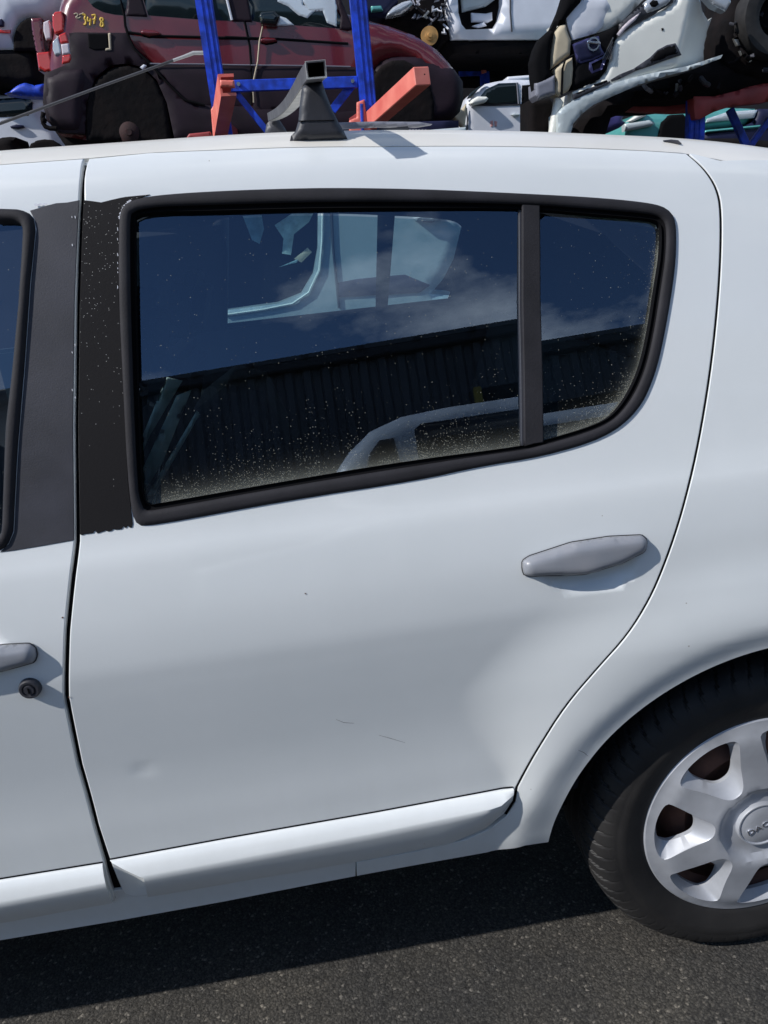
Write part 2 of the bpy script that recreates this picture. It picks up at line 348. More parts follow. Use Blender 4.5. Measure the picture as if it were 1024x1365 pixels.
def SURF(x, s, off=0):
    """x along the car, s up the side, off > 0 = proud of the panel"""
    y, z = prof(s); z -= drop(x)*max(0, min(1, (z-.97)/.5))
    y2, z2 = prof(s+.004); y1, z1 = prof(s-.004)
    t = Vector((y2-y1, z2-z1)); t.normalize(); n = Vector((-t.y, t.x))         # outward normal in (y, z)
    tap = .05*max(0, (x-.75))**1.5*2.2 + .04*max(0, -(x+1.5))**1.5
    b = bump(x, z)+off-tap
    return Vector((x, y+n.x*b, z+n.y*b))
def zs(z):
    lo, hi = 0, SMAX
    for _ in range(40):
        m_ = (lo+hi)/2
        if prof(m_)[1] < z: lo = m_
        else: hi = m_
    return (lo+hi)/2
def Wc(x, z): return (x, zs(z+drop(x)*max(0, min(1, (z-.97)/.5))))
def Q(px, py, off=0):
    """pixel of the photograph -> (x, s) on the body surface"""
    v = rayd(px, py); best = None; prev = None
    for i in range(0, 261):
        s = SMAX*i/260; x = 0; y = prof(s)[0]
        for _ in range(3):
            t = (y-CAM.y)/v.y; x = CAM.x+v.x*t; q = SURF(x, s, off); y = q.y
        t = (y-CAM.y)/v.y; g = (CAM.z+v.z*t)-q.z
        if prev is not None and g <= 0: 
            k = prev[1]/(prev[1]-g); return (prev[2]+(x-prev[2])*k, prev[0]+(s-prev[0])*k)
        if prev is None or True: prev = (s, g, x)
        if best is None or g < best[0]: best = (g, x, s)
    return (best[1], best[2])
def QL(pts, off=0): return [Q(a, b, off) for a, b in pts]

def snormal(x, s, off=0):
    e = .003
    a = SURF(x+e, s, off)-SURF(x-e, s, off); b = SURF(x, min(SMAX-.001, s+e), off)-SURF(x, max(.001, s-e), off); n = a.cross(b)
    n.normalize(); return n if n.y < .2*abs(n.z) else -n
def panel(name, outer, holes, m, parent, grid=.018, off=0, edge=.0022, depth=.014, den=.012):
    """sheet following the body surface, rolled over at its edges; normals come from the surface itself"""
    outer = densify(outer, den); holes = [densify(h, den) for h in holes]
    oi = inset(outer, edge); hi = [inset(h, -edge) for h in holes]
    v, f = cdt(oi, hi, grid); verts = [SURF(x, s, off) for x, s in v]; nor = [snormal(x, s) for x, s in v]; faces = []
    def add(t):
        a = (verts[t[1]]-verts[t[0]]).cross(verts[t[2]]-verts[t[0]]); g = nor[t[0]]+nor[t[1]]+nor[t[2]]
        if len(t) == 4: a += (verts[t[2]]-verts[t[0]]).cross(verts[t[3]]-verts[t[0]])
        faces.append(tuple(t) if a.dot(g) >= 0 else tuple(t[::-1]))
    for t in f: add(t)
    for ring, ring2 in [(oi, outer)]+list(zip(hi, holes)):
        n = len(ring); b = len(verts)
        base = [snormal(x, s) for x, s in ring]; outw = []
        for p, q in zip(ring, ring2):
            d = SURF(q[0], q[1], 0)-SURF(p[0], p[1], 0); outw.append(d.normalized() if d.length > 1e-9 else Vector((0, 0, 1)))
        mid = [((p[0]*.35+q[0]*.65), (p[1]*.35+q[1]*.65)) for p, q in zip(ring, ring2)]
        for rg, o_, k in ((ring, off, 0), (mid, off-edge*.28, .6), (ring2, off-edge*.9, 1), (ring2, off-edge*.9-depth, 1)):
            verts += [SURF(x, s, o_) for x, s in rg]; nor += [(bn*(1-k)+ow*k).normalized() for bn, ow in zip(base, outw)]
        for k in range(3):
            for i in range(n):
                j = (i+1) % n; add((b+k*n+i, b+k*n+j, b+(k+1)*n+j, b+(k+1)*n+i))
    me = bpy.data.meshes.new(name); me.from_pydata(verts, [], faces)
    for p in me.polygons: p.use_smooth = True
    me.normals_split_custom_set_from_vertices(nor)
    return link(name, me, m, parent)
def ribbon(name, line, wd, off, m, parent):
    """strip following a line on the body, wd wide, off below the skin"""
    line = densify(line, .02, False); verts = []; faces = []
    for i, (x, s) in enumerate(line):
        a = line[max(0, i-1)]; b = line[min(len(line)-1, i+1)]; t = Vector((b[0]-a[0], b[1]-a[1])).normalized(); n = (-t.y, t.x)
        for k in (-1, 1): verts.append(SURF(x+n[0]*wd*k/2, s+n[1]*wd*k/2, off))
        if i: faces.append((2*i-2, 2*i-1, 2*i+1, 2*i))
    return mk(name, verts, faces, m, parent)
def bead(name, inner, outer, m, parent, h=.006, closed=True, base=-.012, side_in=-.02):
    """rubber section between an inner and an outer line on the body surface"""
    n = len(inner); prof_ = [(-.0, side_in), (.0, h*.15), (.12, h*.75), (.35, h), (.65, h), (.88, h*.7), (1., 0), (1., base)]
    verts = []; faces = []; K = len(prof_)
    for (a, b) in zip(inner, outer):
        for t, o_ in prof_: verts.append(SURF(a[0]+(b[0]-a[0])*t, a[1]+(b[1]-a[1])*t, o_))
    for i in range(n if closed else n-1):
        j = (i+1) % n
        for k in range(K-1): faces.append((i*K+k, j*K+k, j*K+k+1, i*K+k+1))
    if not closed: faces += [tuple(range(K)), tuple((n-1)*K+k for k in range(K))]
    return mk(name, verts, faces, m, parent, sharp=60)
def resample(line, n, closed=True):
    pts = list(line)+([line[0]] if closed else []); d = [0]
    for a, b in zip(pts, pts[1:]): d.append(d[-1]+math.dist(a, b))
    o = []
    for i in range(n):
        t = d[-1]*i/(n if closed else n-1); k = min(len(pts)-2, max(0, bisect.bisect_right(d, t)-1)); u = (t-d[k])/max(1e-9, d[k+1]-d[k])
        o.append(tuple(pts[k][q]+(pts[k+1][q]-pts[k][q])*u for q in range(len(pts[0]))))
    return o
def box(name, lo, hi, m, parent=None, bev=.004, rot=None, about=None):
    bm = bmesh.new(); bmesh.ops.create_cube(bm, size=1)
    for v in bm.verts: v.co = Vector((lo[i]+(hi[i]-lo[i])*(v.co[i]+.5) for i in range(3)))
    if bev: bmesh.ops.bevel(bm, geom=bm.edges, offset=bev, segments=2, affect='EDGES')
    if rot is not None:
        c = Vector(about) if about else (Vector(lo)+Vector(hi))/2
        bmesh.ops.rotate(bm, cent=c, matrix=rot, verts=bm.verts)
    me = bpy.data.meshes.new(name); bm.to_mesh(me); bm.free(); return link(name, me, m, parent)
def beam(name, a, b, wd, ht, m, parent=None, up=(0, 0, 1), open_=False, bev=.004):
    """straight box section from a to b; open_ leaves one side as a channel"""
    a = Vector(a); b = Vector(b); d = (b-a).normalized(); sd = d.cross(Vector(up)).normalized(); u = sd.cross(d)
    if open_: sec = [(-.5, -.5), (.5, -.5), (.5, .5), (.36, .5), (.36, -.36), (-.36, -.36), (-.36, .5), (-.5, .5)]
    else: sec = [(-.5, -.5), (.5, -.5), (.5, .5), (-.5, .5)]
    bm = bmesh.new(); A = [bm.verts.new(a+sd*p*wd+u*q*ht) for p, q in sec]; B = [bm.verts.new(b+sd*p*wd+u*q*ht) for p, q in sec]; n = len(sec)
    for i in range(n): bm.faces.new((A[i], A[(i+1) % n], B[(i+1) % n], B[i]))
    bm.faces.new(A); bm.faces.new(B); bmesh.ops.recalc_face_normals(bm, faces=bm.faces)
    if bev and not open_: bmesh.ops.bevel(bm, geom=bm.edges, offset=bev, segments=1, affect='EDGES')
    me = bpy.data.meshes.new(name); bm.to_mesh(me); bm.free(); return link(name, me, m, parent)
def tube(name, pts, rad, m, parent=None, seg=10):
    pts = [Vector(p) for p in pts]; rads = rad if isinstance(rad, (list, tuple)) else [rad]*len(pts); verts = []; faces = []
    for i, p in enumerate(pts):
        d = (pts[min(i+1, len(pts)-1)]-pts[max(0, i-1)]).normalized(); a = d.cross(Vector((.13, .2, .97))).normalized(); b = d.cross(a)
        for k in range(seg): t = 2*math.pi*k/seg; verts.append(p+(a*math.cos(t)+b*math.sin(t))*rads[i])
        if i:
            for k in range(seg): faces.append(((i-1)*seg+k, (i-1)*seg+(k+1) % seg, i*seg+(k+1) % seg, i*seg+k))
    faces += [tuple(range(seg)), tuple((len(pts)-1)*seg+k for k in range(seg))]
    return mk(name, verts, faces, m, parent, sharp=50)
def lathe(name, prof_, c, m, parent=None, seg=64, axis='y', fn=None):
    """profile (radius, axial) spun about an axis through c"""
    verts = []; faces = []; K = len(prof_)
    for i in range(seg):
        t = 2*math.pi*i/seg
        for k, (r_, a) in enumerate(prof_):
            if fn: r_, a = fn(t, k, r_, a)
            verts.append(Vector((c[0]+r_*math.cos(t), c[1]+a, c[2]+r_*math.sin(t))))
        j = (i+1) % seg
        for k in range(K-1): faces.append((i*K+k, j*K+k, j*K+k+1, i*K+k+1))
    return mk(name, verts, faces, m, parent, merge=1e-5, sharp=40)
def slab(name, pts, y, thick, m, parent=None, r=.03, grid=None, holes=(), sm_it=0, dish=0, tilt=None):
    """body with rounded edges standing upright: an outline at distance y, thick metres deep. pts are photograph pixels or world (x, z)"""
    def cv(p): 
        q = P(p[0], p[1], y); return (q.x, q.z)
    poly = [cv(p) for p in pts]; hs = [[cv(p) for p in h] for h in holes]
    if sm_it: poly = smoothpoly(poly, sm_it); hs = [smoothpoly(h, sm_it) for h in hs]
    return slabw(name, poly, y, thick, m, parent, r, grid, hs, dish, tilt)
def slabw(name, poly, y, thick, m, parent=None, r=.03, grid=None, hs=(), dish=0, tilt=None):
    ext = max(max(p[0] for p in poly)-min(p[0] for p in poly), max(p[1] for p in poly)-min(p[1] for p in poly))
    per = sum(math.dist(poly[i-1], poly[i]) for i in range(len(poly))); inr = abs(area(poly))/per
    rr = min(r, ext*.4, inr*1.3)
    grid = max(min(grid or max(ext/26, .008), inr*1.1), ext/70); d = max(grid*.8, ext/80)
    poly = densify(poly, d); hs = [densify(h, d) for h in hs]
    v, f = cdt(poly, list(hs), grid)
    cx = sum(p[0] for p in poly)/len(poly)
    def Y(x, z):
        dd = dist_poly(x, z, poly)
        k = 0 if dd >= rr else rr-math.sqrt(max(0, rr*rr-(rr-dd)**2))
        for h in hs:
            dh = dist_poly(x, z, h); q = rr*.35
            if dh < q: k = max(k, q-math.sqrt(max(0, q*q-(q-dh)**2)))
        return y+k+(dish(x, z) if dish else 0)
    verts = [Vector((x, Y(x, z), z)) for x, z in v]; faces = list(f)
    for ring in [poly]+list(hs):
        b = len(verts); n = len(ring)
        verts += [Vector((x, Y(x, z), z)) for x, z in ring]+[Vector((x, y+thick+(0), z)) for x, z in ring]
        for i in range(n): j = (i+1) % n; faces.append((b+i, b+j, b+n+j, b+n+i))
    if not hs:
        b = len(verts)-len(poly); faces.append(tuple(range(b, b+len(poly))))
    return mk(name, verts, faces, m, parent, True, merge=2e-5, sharp=55)
def textmesh(name, s, size, m, parent, mtx, depth=.002, font_shear=0, spacing=1):
    cu = bpy.data.curves.new(name, 'FONT'); cu.body = s; cu.size = size; cu.extrude = depth; cu.align_x = 'CENTER'; cu.align_y = 'CENTER'; cu.shear = font_shear; cu.space_character = spacing
    o = bpy.data.objects.new('tmp', cu); C.objects.link(o); bpy.context.view_layer.update()
    me = bpy.data.meshes.new_from_object(o.evaluated_get(bpy.context.evaluated_depsgraph_get())); bpy.data.objects.remove(o)
    me.transform(mtx); return link(name, me, m, parent)

# ------------------------------------------------------------------ ground
bm = bmesh.new()
bmesh.ops.create_grid(bm, x_segments=2, y_segments=2, size=150)
me = bpy.data.meshes.new('ground'); bm.to_mesh(me); bm.free()
tag(link('ground', me, M['asphalt']), 'dark worn asphalt yard under and beside the white car', None, None, 'structure')
vv = []; ff = []
for i in range(500):
    x = random.uniform(-1.1, 1.4); y = random.uniform(-.35, .9); r_ = random.choice((.0012, .0016, .002, .0028)) * (1.6 if random.random() < .03 else 1); b = len(vv)
    for k in range(4): a = k*math.pi/2+random.uniform(-.4, .4); vv.append(Vector((x+r_*math.cos(a)*random.uniform(.7, 1.3), y+r_*math.sin(a)*random.uniform(.7, 1.3), 0)))
    vv.append(Vector((x+r_*.2, y, r_*random.uniform(.3, .9))))
    ff += [(b+k, b+(k+1) % 4, b+4) for k in range(4)]
M['grit'] = mat('pale_grit', (.12, .115, .10), .9, col2=(.07, .066, .06), vscale=3)
M['grit'].node_tree.nodes['Noise Texture'].inputs['Scale'].default_value = 90
tag(mk('loose_grit', vv, ff, M['grit'], None, False), 'pale grit and tiny stones scattered on the asphalt', 'grit', None, 'stuff')

# ================================================================== THE WHITE CAR
car = empty('parked_car', (WX-1.2, .87, 0))
tag(car, 'white hatchback filling the foreground, with black taped door pillar and silver wheel cover', 'car')

gapB = [(116, 210), (110, 237), (109, 266), (103.5, 405), (101.5, 569), (103, 721), (99.5, 750), (90, 840), (88.5, 930), (106.5, 1020), (128.5, 1101), (144, 1151), (160, 1196)]
hw = [2.0, 2.2, 3, 2.6, 2.6, 3.2, 3.4, 3.2, 3.2, 3.2, 3.2, 4.2, 5]
gBL = [(a-h, b) for (a, b), h in zip(gapB, hw)]; gBR = [(a+h, b) for (a, b), h in zip(gapB, hw)]
gapR = [(915, 204), (938, 224), (955, 250), (961, 280), (960, 350), (955, 420), (946, 500), (931, 590), (916, 655), (902, 705), (884, 756), (865, 800), (836, 847), (796, 891), (752, 942), (716, 999), (700, 1027), (688, 1050),
        (684, 1068), (672, 1086), (652, 1102), (620, 1116), (560, 1130), (400, 1160), (200, 1194)]
gapS = smoothpoly(gapR[:18], 2, False)
topE = [(118, 211), (200, 203), (300, 199), (500, 195), (640, 194.3), (780, 197), (860, 200.3), (915, 204)]
# window openings
glO = [(180, 281), (300, 279), (500, 275), (693, 276), (808, 285), (868, 290), (879, 294), (884, 303), (883, 340), (878, 372), (866, 451), (852, 504), (826, 548), (799, 567), (724, 589), (695, 596), (550, 615), (380, 643), (216, 672), (190, 676), (186, 620), (181, 480), (178, 300)]
seO = [(170, 268), (205, 260), (300, 254), (500, 250), (698, 258), (808, 264), (873, 271), (892, 279), (901, 293), (902, 320), (900, 363), (888, 438), (874, 500), (852, 548), (808, 584), (724, 609), (640, 622), (557, 641), (380, 668), (200, 702), (178, 700), (170, 640), (163, 500), (158, 400), (158, 300), (160, 280)]
def sp_(pts, it=2): return smoothpoly(QL(pts), it)
seOq = sp_(seO); glOq = sp_(glO)
def match(inner, outer, n=260):
    """closest matching of two rings so that ribs run straight across"""
    o = resample(outer, 900); i = resample(inner, n); res = []
    last = min(range(900), key=lambda k: math.dist(o[k], i[0])); 
    for p in i:
        k = min(range(last-30, last+60), key=lambda k: math.dist(o[k % 900], p)); k = max(k, last); last = k; res.append(o[k % 900])
    return i, res

door_out = QL(gBR[:-1])[::1]
doorpoly = QL(topE)+QL(gapS+gapR[18:])[1:]+QL([(178, 1196), (165, 1192)])+QL(gBR[::-1][1:-1])
holeq = inset(seOq, .004)
rear_door = panel('rear_door', doorpoly, [holeq], M['white'], car, grid=.011)
# hem seam ribbon behind the gaps
gap_strip = ribbon('door_gap', QL(gapB), .03, -.008, M['dark'], rear_door)
ribbon('door_gap', QL([(a+1, b) for a, b in gapS+gapR[18:20]]), .016, -.0022, M['dark'], rear_door)

# front door
fd_win_o = [(60, 284), (41, 284), (25, 279), (-40, 281), (-200, 292)]
fdo = QL([(-4, 278), (25, 279), (38, 283), (45, 291), (48, 305), (45, 335), (41, 372), (33, 487), (23, 610), (18, 709), (10, 728), (0, 734)])
fdi = QL([(-4, 295), (18, 295), (26, 296), (30, 300), (31, 308), (29, 345), (25, 405), (16, 500), (8, 569), (3, 709), (0, 713), (-3, 715)])
belt_front = [Wc(-.9, .955), Wc(-1.15, .95)]
winpoly = fdo[1:]+belt_front+[Wc(-1.05, 1.10), Wc(-.85, 1.27), Wc(-.72, 1.35), Wc(-.6, 1.385)]
fdoor = QL([(112, 211), (0, 219)])+[Wc(-.55, 1.44), Wc(-.75, 1.40), Wc(-.95, 1.29), Wc(-1.2, 1.08), Wc(-1.33, .95), Wc(-1.36, .7), Wc(-1.36, .5), Wc(-1.30, .42), Wc(-1.2, .40)]+QL([(0, 1229), (140, 1206), (150, 1203), (154, 1199)])+QL(gBL[::-1][1:-1])
front_door = panel('front_door', fdoor, [inset(winpoly, .004)], M['white'], car)

# quarter panel: from the rear door gap round the wheel arch to the tail
arch = [(WX+WR*math.cos(R(a)), WZ+.005+WR*math.sin(R(a))) for a in range(-12, 177, 2)]
archq = [Wc(x, max(.255, z)) for x, z in arch]
gq = QL([(a+2.9, b+(2 if b > 1050 else 0)) for a, b in gapS])
quarter = QL([(921, 204), (960, 214)])+[Wc(.80, 1.36), Wc(.95, 1.33), Wc(1.15, 1.22), Wc(1.28, 1.02), Wc(1.36, .8), Wc(1.38, .5), Wc(1.36, .34), Wc(1.1, .30)]+archq+QL([(700, 1127.5), (650, 1136.5), (560, 1152.5), (475.6, 1168), (475.6, 1150), (560.5, 1134), (621, 1119.5), (654, 1105), (675, 1088.5), (687.5, 1069.5)])+gq[::-1][0:-1]
quarter_panel = panel('quarter_panel', quarter, [], M['white'], car, grid=.014, edge=.0009, den=.009)
# arch flange turned inward
fl = [SURF(x, s, -.002) for x, s in densify(archq, .02, False)]
vv = []; ff = []
for i, p in enumerate(fl):
    c = Vector((WX, 0, WZ)); d = (Vector((p.x, 0, p.z))-c).normalized()
    vv += [p, p+Vector((0, .014, 0))-d*.004, p+Vector((0, .03, 0))+d*.006, p+Vector((0, .05, 0))+d*.006, p+Vector((0, .3, 0))+d*.0]
    if i:
        for k in range(4): ff.append((5*i-5+k, 5*i-4+k, 5*i+1+k, 5*i+k))
mk('arch_liner', vv, ff, M['dark'], quarter_panel)

# sill below the doors
sill2 = panel('sill', QL([(474.4, 1140), (474.4, 1168.3), (300, 1202), (150, 1229), (0, 1254)], -.003)+[Wc(-.9, .285), Wc(-1.45, .285), Wc(-1.45, .42), Wc(-.9, .42)]+QL([(0, 1215), (150, 1188), (300, 1165)], -.003), [], M['white'], car, off=-.003, edge=.001, depth=.02)
# underfloor closing the car from below
box('underfloor', (-2.2, .16, .29), (1.3, 1.60, .33), M['dark'], car)

# side mouldings: upper face leaning out, ridge, lower face tucked under
def moulding(name, top, ridge, bot, parent, h=.021, n=70, cap0=None):
    top = resample(top, n, False); ridge = resample(ridge, n, False); bot = resample(bot, n, False)
    verts = []; faces = []
    for i in range(n):
        e = min(1, (n-1-i)/(n*.10)) if cap0 == 'r' else 1; e = math.sqrt(max(0, 1-(1-e)**2)) if e < 1 else 1
        t_ = Q(*top[i]); b_ = Q(*bot[i]); r_ = Q(ridge[i][0], ridge[i][1], h*(.35+.65*e) if cap0 == 'r' else h)
        hh = h*(.35+.65*e) if cap0 == 'r' else h
        row = [(t_, -.01), (t_, .002), (tuple(t_[k]*.93+r_[k]*.07 for k in (0, 1)), .0055), (tuple(t_[k]*.55+r_[k]*.45 for k in (0, 1)), .0055+(hh-.0055)*.50), (tuple(t_[k]*.15+r_[k]*.85 for k in (0, 1)), hh*.93),
               (tuple(t_[k]*.02+r_[k]*.98 for k in (0, 1)), hh), (tuple(r_[k]*.86+b_[k]*.14 for k in (0, 1)), hh*.95), (tuple(r_[k]*.45+b_[k]*.55 for k in (0, 1)), hh*.62), (tuple(r_[k]*.06+b_[k]*.94 for k in (0, 1)), hh*.25), (b_, -.004), (b_, -.02)]
        K = len(row); verts += [SURF(p[0], p[1], o_) for p, o_ in row]
        if i:
            for k in range(K-1): faces.append(((i-1)*K+k, (i-1)*K+k+1, i*K+k+1, i*K+k))
    faces += [tuple(range(K)), tuple((n-1)*K+k for k in range(K))]
    return mk(name, verts, faces, M['white'], parent, sharp=38)
moulding('side_moulding', [(147, 1146), (300, 1118), (500, 1083), (640, 1057), (672, 1051), (684, 1050)], [(192, 1171), (300, 1151), (500, 1113), (640, 1084), (668, 1075), (685, 1060)],
         [(198, 1194), (300, 1177), (500, 1143), (600, 1123), (648, 1102), (679, 1072)], rear_door, cap0='r')
moulding('side_moulding', [(-500, 1262), (-200, 1208), (0, 1172), (137, 1150)], [(-500, 1296), (-200, 1242), (0, 1206), (141, 1179)], [(-500, 1316), (-200, 1264), (0, 1229), (151, 1202)], front_door)
# a seam of black rubber above each moulding
for ln, par in (([(147, 1145), (300, 1117), (500, 1082), (640, 1056), (684, 1049)], rear_door), ([(-500, 1261), (0, 1171), (137, 1149)], front_door)):
    l_ = densify(QL(ln), .02, False); tube('moulding_seam', [SURF(x, s, .0005) for x, s in l_], .0011, M['dark'], par, 6)

# roof skin, from above the doors over to the far side
vv = []; ff = []; XS = [(-2.0+i*.035) for i in range(0, 93)]
s_edge = [Q(*p) for p in [(0, 219), (112, 211)]+topE[1:]+[(960, 214)]]
s_edge = [(-1.1, s_edge[0][1]), ] + s_edge + [(1.2, s_edge[-1][1])]
XR = [-1.0+i*.03 for i in range(0, 73)]
rows = [0, .006, .02, .05, .09, .14, .2, .28, .4, .55]
for i, x in enumerate(XR):
    se = lerp_t(s_edge, x)+.0015
    loop = [SURF(x, se, -.012), SURF(x, se, -.001)]+[SURF(x, min(SMAX, se+(SMAX-se)*k/18), 0) for k in range(1, 19)]
    loop = loop+[Vector((p.x, 1.74-p.y, p.z)) for p in loop[::-1][1:]]
    K = len(loop); vv += loop
    if i:
        for k in range(K-1): ff.append(((i-1)*K+k, (i-1)*K+k+1, i*K+k+1, i*K+k))
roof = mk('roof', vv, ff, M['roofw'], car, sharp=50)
rib = [(x, lerp_t(s_edge, x)) for x in XR]
ribbon('roof_seam', rib, .014, -.006, M['white'], roof)
# black stub of seam sealer at the roof's rear joint
tube('seam_sealer', [SURF(*Q(a, b), .001) for a, b in ((884, 188.6), (894, 189.2), (903, 190.6), (908, 192.4))], [.0008, .0025, .003, .001], M['dkgrey'], roof, 6)

# tape on the pillars
front_tape = panel('pillar_tape', QL([(40, 281), (60, 275), (75, 271), (90, 270), (106, 267), (99.5, 405), (97.5, 569), (99, 720), (60, 727), (18, 734), (0, 736), (12, 725), (19, 709), (24, 610), (34, 487), (42, 372), (49, 305), (46, 292)]), [], M['tape'], front_door, off=.0012, edge=.0006, depth=.001, den=.008)
random.seed(3)
rag = []
for i in range(26):
    t = i/25; x = 108+68*t; y = 713-10*t; rag.append((x, y+random.choice((0, 0, .5, 1, -3.5, -.5, -1.5, 0))*(1 if 0 < i < 25 else 0)))
tl = [(112, 267), (125, 268.5), (135, 270), (147, 267), (160, 264), (168, 262.5), (200, 259.5), (185, 265), (172, 270)]
film = panel('pillar_film', QL(tl+[(166, 274), (161, 285), (159, 300), (159, 400), (164, 500), (171, 640), (177, 698)]+rag[::-1]+[(107, 712), (105, 569), (107, 405)]), [], M['film'], rear_door, off=.0012, edge=.0005, depth=.001, den=.006)
tag(film, 'blacker flecked film peeling at its lower edge')
# chips of white paint along the pillar edges
vv = []; ff = []
def chip(px, py, r_, el=1):
    q = Q(px, py); b = len(vv); k = 6
    for i in range(k): a = 2*math.pi*i/k; rr = r_*random.uniform(.6, 1.2); vv.append(SURF(q[0]+rr*math.cos(a), q[1]+rr*el*math.sin(a), .0021))
    ff.append(tuple(range(b, b+k)))
for i in range(9): chip(96.8+random.uniform(-.2, .4)+(4 if i < 3 else 0), random.choice((300, 313, 327, 460, 470, 520, 530, 541, 290)), .0006, 3)
for i in range(30):
    t = random.random(); chip(160+14*t*t+random.uniform(-1, 1), 292-24*t+random.uniform(-1.5, 1.5), random.uniform(.0005, .0014))
for i in range(12): chip(157.5+random.uniform(-.3, .3), random.uniform(300, 390), .0005, 3.4)
for i in range(10): chip(48+i*1.6+random.uniform(-1, 1), 274+random.uniform(-1.5, .5), random.uniform(.0012, .0022))
M['chip'] = mat('bare_paint', (.62, .63, .68), .6)
tag(mk('paint_chips', vv, ff, M['chip'], rear_door, False), kind='stuff')

# window seal and glass
a_, b_ = match(seOq, glOq)
a2 = resample(seOq, 260)
# seal ring: outer seal line -> inner line (15 px wide rubber), glass recessed
b_mid = [tuple(o[k]*.24+i_[k]*.76 for k in (0, 1)) for o, i_ in zip(a_, b_)]
bead('window_seal', b_mid, a_, M['rubber'], rear_door, h=.0042)
bead('window_channel', [tuple(o[k]*-.05+i_[k]*1.05 for k in (0, 1)) for o, i_ in zip(a_, b_)], b_mid, M['dark'], rear_door, h=-.004, side_in=-.012, base=-.008)
def pane(name, poly, m, parent, off=-.012, bottom=None, th=0):
    poly = densify(poly, .02); v, f = cdt(poly, [], .022)
    import numpy as np
    vs = [SURF(x, s, off) for x, s in v]; A = np.array([(p.x*.15, p.z, 1) for p in vs]); yy = np.array([p.y for p in vs]); k = np.linalg.lstsq(A, yy, rcond=None)[0]; k0 = 0; k = [k0, *np.linalg.lstsq(A[:, 1:], yy-A[:, 0]*k0, rcond=None)[0]]
    vs = [Vector((p.x, float(p.x*.15*k[0]+p.z*k[1]+k[2])+.0018*noise.noise(Vector((p.x*1.3, p.z*1.3, 0)))*.25, p.z)) for p in vs]      # side glass is practically flat
    o = mk(name, vs, f, m, parent)
    me = o.data; at = me.attributes.new('edge', 'FLOAT', 'POINT')
    for i, vt in enumerate(me.vertices):
        zb = bottom(vt.co.x) if bottom else -9
        d = (vt.co.z-zb)/.16; at.data[i].value = max(0, 1-d)
    return o
lowl = [Q(*p) for p in [(186, 678), (216, 674), (380, 645), (550, 617), (695, 598), (724, 590), (799, 567), (826, 548), (852, 504), (870, 430), (884, 303)]]
lowz = [(x, SURF(x, s).z) for x, s in lowl]
def wbot(x): return lerp_t(lowz, x)
# one glass behind the divider and one small fixed quarter glass
def split(poly, x0, keep):
    o = []; n = len(poly)
    for i in range(n):
        a = poly[i]; b = poly[(i+1) % n]; ia = (a[0] < x0) == keep; ib = (b[0] < x0) == keep
        if ia: o.append(a)
        if ia != ib: t = (x0-a[0])/(b[0]-a[0]); o.append((x0, a[1]+(b[1]-a[1])*t))
    return o
dv = [Q(708, 275)[0], Q(711, 590)[0]]; xd = sum(dv)/2
glbig = inset(glOq, -.006)
pane('window_glass', split(glbig, xd, True), M['glass'], rear_door, bottom=wbot)
pane('quarter_glass', split(glbig, xd+.0005, False), M['glass'], rear_door, off=-.0125, bottom=wbot)
dvp = QL([(696, 272), (708, 272), (720, 273), (721, 400), (724, 500), (725, 590), (712, 592), (699, 595), (698, 500), (696, 400)])
panel('window_divider', dvp, [], M['rubber'], rear_door, off=.001, edge=.002, depth=.012)
panel('divider_seal', QL([(692.5, 276), (697, 276), (697.5, 400), (700, 500), (700.5, 595), (696, 597), (695, 500), (693, 400)]), [], M['dkgrey'], rear_door, off=-.004, edge=.0012, depth=.006)

# front door window
fo = resample(fdo, 60, False); fi = resample(fdi, 60, False)
bead('window_seal', fi, fo, M['rubber'], front_door, h=.0065, closed=False)
bfx = lambda x: .955
pane('window_glass', [(x+.004, s) for x, s in fdi]+belt_front+[Wc(-1.05, 1.10), Wc(-.85, 1.27), Wc(-.72, 1.35), Wc(-.6, 1.385)], M['glass'], front_door, bottom=bfx)

# door handles
def handle(outline, parent, h, front=True):
    o = resample(smoothpoly(densify(QL(outline), .006), 2), 110); cx = sum(p[0] for p in o)/90; cs = sum(p[1] for p in o)/90
    xs = [p[0] for p in o]; x0, x1 = min(xs), max(xs)
    v, f = cdt(densify(o, .004), [], .005); verts = []; od = densify(o, .004)
    def hh(x, s):
        d = dist_poly(x, s, od); e = min(1, d/.012); k = math.sqrt(max(0, 1-(1-e)**2)); u = (x-x0)/(x1-x0)
        return .004+h*(.35+.65*math.sin(math.pi*min(1, max(0, .12+.78*u)))**.7)*k
    verts = [SURF2(x, s, hh(x, s)) for x, s in v]; faces = list(f); b = len(verts); n = len(od)
    verts += [SURF2(x, s, .004) for x, s in od]+[SURF2(x, s, -.004) for x, s in inset(od, .002)]
    for i in range(n): j = (i+1) % n; faces.append((b+i, b+j, b+n+j, b+n+i))
    h_ = mk('door_handle', verts, faces, M['grip'], parent, merge=2e-5, sharp=60)
    tube('handle_gasket', [SURF2(x, s, .002) for x, s in inset(o, -.0008)+inset(o, -.0008)[:1]], .0008, M['dkgrey'], parent, 6)
    return h_
def SURF2(x, s, off):
    """body surface without the scoops"""
    p = SURF(x, s, off); z = prof(s)[1]; 
    for hx, hz in ((.362, .855), (-.508, .872)):
        u = (x-hx)/.066; v = (z-hz+.017)/.036; q = u*u+v*v
        if q < 1: p.y -= .015*(1-q**1.4)
    return p
handle([(696, 747), (696, 757), (698, 765), (706, 767), (774, 759), (825, 746), (858, 735), (861, 728), (861, 719), (855, 713), (811, 715), (760, 723), (705, 741)], rear_door, .015)
handle([(-190, 893), (-190, 905), (-180, 912), (-100, 909), (0, 894), (30, 886), (47, 881), (50, 872), (48, 862), (40, 857), (0, 857), (-80, 866), (-180, 885)], front_door, .016)
lk = SURF(*Q(41, 916), 0)
